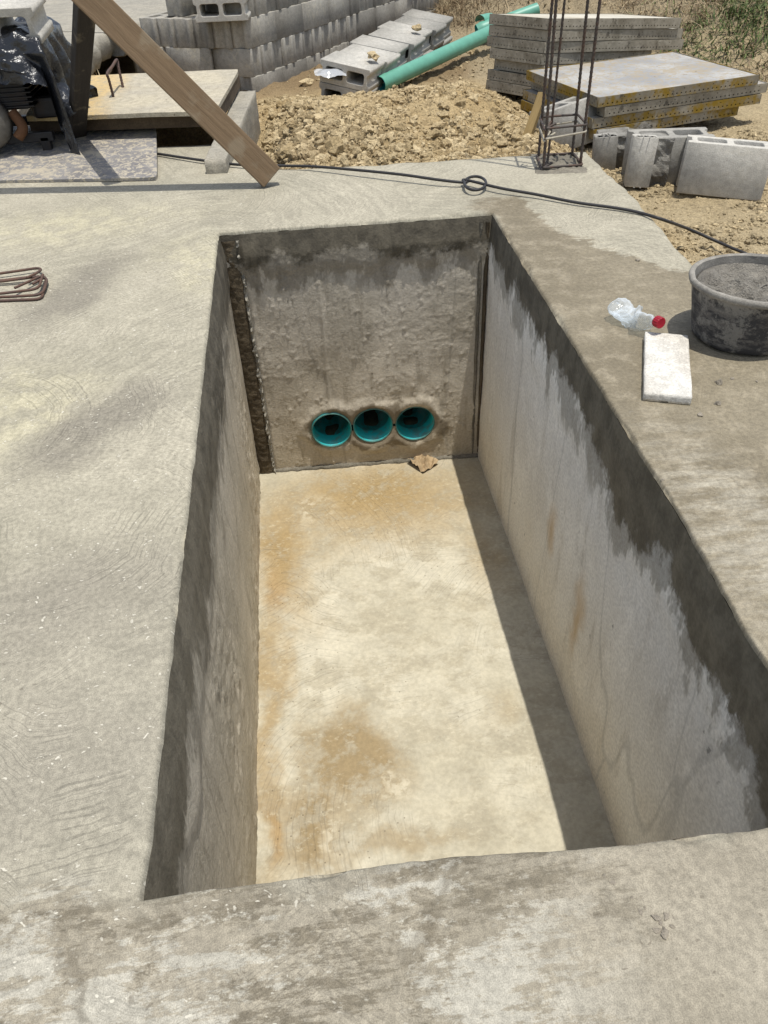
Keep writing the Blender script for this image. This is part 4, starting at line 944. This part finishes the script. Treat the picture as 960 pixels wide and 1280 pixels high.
o = bmo('wooden_post', bevbox(.068, .05, d.length+.06, .006, 2, (0, 0, d.length/2)), M_POST, loc=tuple(q0), rot=d.to_track_quat('Z', 'Y').to_euler()); tag(o, 'dark slanting timber post propped behind the leaning plank', 'post')

# ------------------------------------------------------------------ machine under black plastic
mc = np.array([-1.30, 4.06, 0]); mt = empty('engine_machine', tuple(mc), label='small dark engine beside the splashed board, half hidden by black plastic', cat='machine')
def part(name, bm, mat, **k): return bmo(name, bm, mat, mt, **k)
part('engine_block', bevbox(.40, .34, .20, .02, 2, (-.02, 0, .30)), M_BLACK)
for k in range(7): part('cooling_fin', bevbox(.20, .36, .006, .001, 1, (.10, 0, .215+.018*k)), M_BLACK)
v_, ff = lathe([(0, .05), (.06, .052), (.085, .045), (.11, .02), (.115, 0), (.115, -.04), (0, -.04)], 36); A = np.array(v_); A = np.c_[A[:, 0], -A[:, 2], A[:, 1]]; mk('recoil_housing', A+[-.03, -.20, .17], ff, M_GREY, mt)
part('base_frame', bevbox(.52, .04, .04, .004, 2, (-.02, -.16, .09)), M_BLACK); part('base_frame', bevbox(.52, .04, .04, .004, 2, (-.02, .16, .09)), M_BLACK)
for sx in (-.24, .20):
    for sy in (-.16, .16): part('foot', bevbox(.04, .04, .09, .004, 2, (sx, sy, .045)), M_BLACK)
v_, ff = tube_data(smoothpath([(.10, -.18, .20), (.13, -.2, .14), (.10, -.21, .10)], 14), .022, 12); mk('exhaust', v_, ff, metal('rusty exhaust', C(120, 84, 56), .8, .3), mt)
v_, ff = tube_data(smoothpath([(-.2, -.20, .30), (-.1, -.24, .22), (.02, -.22, .12), (.06, -.2, .10)], 24), .006, 8); mk('hose', v_, ff, M_GREY, mt)
part('fuel_tank', bevbox(.12, .2, .09, .02, 3, (.22, 0, .19)), M_BLACK)
for k in range(5): v_, ff = tube_data(smoothpath([(-.12+.02*k, -.178, .34), (-.08+.02*k, -.186, .27), (-.02+.02*k, -.18, .21)], 10), .0025, 6); mk('wire', v_, ff, M_GREY, mt)
# plastic sheet draped over it
n = 96; V = []
for i in range(n):
    for j in range(n):
        u_, v2 = (i/(n-1)-.5)*2, (j/(n-1)-.5)*2; r = max(abs(u_), abs(v2)); ang = math.atan2(v2, u_)
        rad = .62+.03*math.sin(ang*9+1)+.02*math.sin(ang*17)
        hx, hy = .275, .23
        X, Y = u_*.55, v2*.48; ox, oy = max(abs(X)-hx, 0), max(abs(Y)-hy, 0); hang = ox+oy
        px_ = math.copysign(min(abs(X), hx)+ox*.16, X); py_ = math.copysign(min(abs(Y), hy)+oy*.16, Y)
        fold = fbm(np.array([X*7, Y*7, 0]), 4, 55); f2 = 1-abs(fbm(np.array([X*13, Y*13, 2]), 3, 56))*2
        z_ = .43+.035*fold+.02*f2-hang*(.55 if Y < -hy and abs(X) < hx else .95)+.06*math.exp(-((X-.16)/.1)**2)*(1 if hang == 0 else .4)
        zz = min(1, hang*8); wob = zz*(.03*math.sin(ang*14+fold*3)+.04*fold)
        V.append((px_+math.cos(ang)*wob, py_+math.sin(ang)*wob, z_))
o = mk('plastic_sheet', V, gridfaces(n, n), M_BAG, loc=tuple(mc+[.03, 0, 0])); tag(o, 'black wrinkled plastic sheet draped over the engine', 'plastic sheet')
q = P(-12, 38, y=3.80); block(BM_P, (q[0]-.0, q[1]+.06, q[2]+.0), Matrix.Rotation(math.radians(-4), 4, 'Z') @ Matrix.Rotation(-PI/2+.12, 4, 'X'), 'pale hollow block weighing down the black plastic sheet')

# ------------------------------------------------------------------ cable
pts = [(P(196, 192, z=.01))]+[P(a, b_, z=z) for a, b_, z in [(250, 200, .012), (300, 206, .012), (345, 207, .012), (390, 208, .016), (440, 212, .022), (500, 218, .026), (550, 225, .022)]]
lp = []
for k in range(17):
    a = PI*.96-2*PI*k/16*1.06; lp.append(P(594+13.5*math.cos(a), 229-8.5*math.sin(a), z=.016+.004*k/16))
pts += lp+[P(a, b_, z=z) for a, b_, z in [(625, 235, .020), (670, 243, .014), (720, 253, .010), (770, 260, .008), (800, 266, .006), (830, 275, -.0)]]
pts += [P(a, b_, z=z) for a, b_, z in [(860, 286, -.09), (890, 299, -.13), (915, 310, -.138), (940, 321, -.138), (990, 350, -.138), (1080, 400, -.138)]]
v_, ff = tube_data(smoothpath(pts, 420), .0054, 10); o = mk('cable', v_, ff, M_CABLE); tag(o, 'black rubber cable with a small loop, strung across the far end of the slab', 'cable')

# ------------------------------------------------------------------ stirrups lying on the left
def bent(pix, z, lab):
    p = np.array([P(a, b_, z=zz) for (a, b_), zz in zip(pix, z)]); c = p.mean(0); c[2] = 0
    q = resample(p, 160); q = np.array([q[max(0, i-2):i+3].mean(0) for i in range(160)]); v_, ff = tube_data(q-c, .0042, 8)
    o = mk('wire_stirrup', v_, ff, M_REBRN, loc=tuple(c)); tag(o, lab, 'stirrup', 'bent wire stirrups lying on the slab')
bent([(16, 361), (38, 351), (54, 344), (58, 347), (55, 362), (52, 373), (48, 374), (20, 375), (-70, 379), (-110, 376), (-100, 352), (-70, 351), (0, 351), (40, 346)], [.024, .02, .018, .012, .006, .005, .005, .005, .005, .005, .005, .007, .012, .016], 'nearest bent wire stirrup with one hooked end, left edge of the slab')
bent([(39, 356), (48, 351), (57, 346), (59, 350), (55, 363), (51, 368), (46, 369), (10, 371), (-75, 374), (-115, 371), (-105, 352), (-60, 353), (0, 352), (52, 345)], [.020, .02, .018, .013, .011, .010, .010, .010, .010, .010, .010, .012, .014, .02], 'middle bent wire stirrup of the small pile, left edge of the slab')
bent([(32, 348), (45, 342), (52, 337), (50, 335.5), (46, 335), (20, 339), (-70, 352), (-100, 356), (-105, 372), (-70, 372), (0, 367), (42, 362), (49, 359), (54, 342)], [.026, .022, .018, .016, .015, .015, .015, .015, .015, .015, .015, .016, .017, .026], 'farthest bent wire stirrup, its hook at the upper corner of the pile')

# ------------------------------------------------------------------ bucket of mortar
bc = np.array([1.105, 1.75, 0]); R1, R0, BH = .152, .128, .158
bk = empty('bucket', tuple(bc), label='black cement-caked rubber bucket full of grey mortar at the slab edge', cat='bucket')
prof = [(.02, .002), (R0-.012, .002), (R0-.003, .008), (R0, .02), (R0+.006, .06), (R0+.013, .10), (R1-.006, .135), (R1-.004, .140), (R1+.002, .142), (R1+.004, .15), (R1+.002, .157), (R1-.004, .159), (R1-.010, .155), (R1-.011, .14), (R0+.002, .06), (R0-.008, .02), (.02, .012)]
def warp_b(v): A = np.array(v); a = np.arctan2(A[:, 1], A[:, 0]); A[:, :2] *= (1+.022*np.cos(2*a+.6)*A[:, 2]/BH+.01*np.sin(3*a)*A[:, 2]/BH)[:, None]; return A
k0 = 7
v_, ff = lathe(prof[:k0+1], 72); A = warp_b(v_); A += fbm(A*20, 3, 9)[:, None]*.002; mk('bucket_body', A, ff, M_BUCKET, bk)
v_, ff = lathe(prof[k0:13], 72); A = warp_b(v_); A += fbm(A*40, 3, 9)[:, None]*.0016; mk('rim', A, ff, M_RIM, bk)
v_, ff = lathe(prof[12:], 72); A = warp_b(v_); mk('bucket_lining', A, ff, M_RIM, bk)
V = []; nr, na = 46, 90
for i in range(nr):
    for k in range(na):
        r = i/(nr-1); a = 2*PI*k/na; x, y = r*math.cos(a)*(R1-.016), r*math.sin(a)*(R1-.016)
        st = np.array([x*30+y*18, y*30-x*60*.3, 0.]); V.append((x, y, .122+.014*r**6+.026*fbm(np.array([x*30, y*42, 0]), 4, 31)*(1-r**8)+.006*math.sin((x*.6+y)*130+4*fbm(np.array([x*12, y*12, 2]), 2, 3))*(1-r**4)))
o = mk('wet_mortar', V, [f for f in gridfaces(nr, na)]+[(i*na+na-1, i*na, (i+1)*na, (i+1)*na+na-1) for i in range(nr-1)], M_MORTAR, loc=tuple(bc)); tag(o, 'rough grey mortar mix filling the black bucket', 'mortar')

# ------------------------------------------------------------------ white plaster-faced brick and the squashed bottle
a0, a1, a2, a3 = P(804, 494, z=.018)[:2], P(866, 497, z=.018)[:2], P(860, 413, z=.03)[:2], P(808, 413, z=.03)[:2]
bm = roughbox(1, 1, 1, .05, 0); A = np.array([v.co[:] for v in bm.verts]); a, b_ = A[:, 0]+.5, A[:, 1]+.5
xy = (a0*(1-a)[:, None]+a1*a[:, None])*(1-b_)[:, None]+(a3*(1-a)[:, None]+a2*a[:, None])*b_[:, None]; cen = np.array([*xy.mean(0), 0]); bm.free()
wl, wd = np.linalg.norm((a3+a2-a0-a1)/2), np.linalg.norm((a1-a0+a2-a3)/2); ang = math.atan2(*((a3+a2-a0-a1)/2)[::-1])
fb_ = empty('plaster_slab', tuple(cen), (0, 0, ang), label='white chipped plaster slab lying on the damp concrete beside the bucket', cat='plaster slab')
bmo('slab_body', roughbox(wl, wd, .022, .006, .0016, (0, 0, .0115), 40, 3, None, .35), M_FOAM, fb_, smooth=True)
bmo('mortar_skin', roughbox(wl*.985, wd*.98, .008, .008, .004, (-.003, 0, .004), 30, 6), M_OLDDK, fb_, smooth=True)
q0 = P(772, 378, z=.035); q1 = P(818, 400, z=.052); d = q1-q0; Lb = np.linalg.norm(d)*1.06
bt = empty('plastic_bottle', tuple(q0), Vector(d).to_track_quat('X', 'Z').to_euler(), label='squashed clear plastic bottle with a red cap, leaning on the white slab', cat='bottle')
V = []; nb, na = 70, 44
for i in range(nb):
    s = i/(nb-1); x = s*Lb; r = .034*sst(-.02, .06, s)*(1-.10*math.sin(s*22)**2*sst(.05, .2, s))
    r = r*(1-sst(.68, .93, s)*.62); tw = 2.4*sst(.25, .75, s); fl = .40+.55*sst(.6, .95, s)+.15*sst(.25, .0, s)
    for k in range(na):
        a = 2*PI*k/na; y, z = r*math.cos(a)*1.12, r*math.sin(a)*fl; y, z = y*math.cos(tw)-z*math.sin(tw), y*math.sin(tw)+z*math.cos(tw)
        cr = .012*np.round(3*fbm(np.array([x*22, y*26, z*26]), 2, 63))/3*.6+.006*fbm(np.array([x*30, y*34, z*34]), 2, 63)*(1-sst(.8, .95, s)); V.append((x, y+cr, z+cr*.8-.018*math.sin(s*PI)))
ff = [(i*na+k, i*na+(k+1) % na, (i+1)*na+(k+1) % na, (i+1)*na+k) for i in range(nb-1) for k in range(na)]+[tuple(range(na))]
mk('bottle_body', V, ff, M_BOTTLE, bt)
v_, ff = lathe([(0, -.008), (.0135, -.008), (.0145, -.006), (.0145, .010), (.0125, .012), (0, .0115)], 48); A = np.array(v_); A = np.c_[A[:, 2], A[:, 0], A[:, 1]]; rr = 1+.03*np.cos(np.arctan2(A[:, 2], A[:, 1])*16); A[:, 1] *= rr; A[:, 2] *= rr; mk('cap', A+[Lb+.006, 0, 0], ff, M_CAP, bt, smooth=False)

# ------------------------------------------------------------------ pebbles and crumbs on the slab
for (px, py, s, lab) in [(899, 479, .011, 'largest grey pebble on the damp slab below the bucket'), (915, 474, .006, 'small pale pebble right of the largest pebble'), (897, 505, .009, 'grey pebble midway between the largest pebble and the brown one'),
                         (875, 519, .008, 'brown pebble below the white slab'), (946, 477, .005, 'tiny reddish pebble far right below the bucket'), (707, 387, .004, 'tiny dark pebble on the damp strip right of the pit'), (828, 600, .004, 'dark speck of stone on the damp strip by the right rim'), (797, 326, .008, 'dark crumb on the dry concrete left of the bucket')]:
    o = rocks([(0, 0, 0, s)], 'pebble', M_PEB, label=lab, cat='pebble', group='pebbles on the slab'); o.location = tuple(P(px, py))
for i, (px, py, s) in enumerate([(801, 1140, .006), (822, 1148, .008), (832, 1146, .006), (826, 1155, .005), (821, 1163, .007), (831, 1166, .009), (843, 1148, .004), (806, 1135, .004), (766, 1104, .005), (755, 1094, .004), (790, 1122, .004), (840, 1158, .005)]):
    o = rocks([(0, 0, 0, s)], 'mortar_crumb', M_PEB, label='tiny dried mortar crumb in the loose scatter on the near slab strip', cat='crumb', group='mortar crumbs on the near strip'); q = P(px, py); o.location = (q[0], q[1], -.001); o.scale = (.8, .8, .9)
for (px, py, z, s, lab) in [(466, 70, -.005, .032, 'tan clod resting on the second flat block'), (520, 35, .01, .03, 'brown clod resting on a far flat block')]:
    o = rocks([(0, 0, 0, s)], 'clay_clod', M_CLOD, label=lab, cat='clod'); o.location = tuple(P(px, py, z=z))
# crumpled paper on the pit floor
V = []; n = 26
for i in range(n):
    for j in range(n):
        a, b_ = (i/(n-1)-.5)*.095, (j/(n-1)-.5)*.10; V.append((a, b_, .004+.05*abs(fbm(np.array([a*26, b_*26, 0]), 3, 12))+.02*vn(np.array([a*60, b_*60, 3]), 4)*.4))
tag(mk('crumpled_paper', V, gridfaces(n, n), M_PAPER, smooth=False, loc=tuple(P(529, 580, z=ZF+.004)), rot=(0, 0, .6)), 'small crumpled tan paper scrap on the pit floor by the back wall', 'paper')
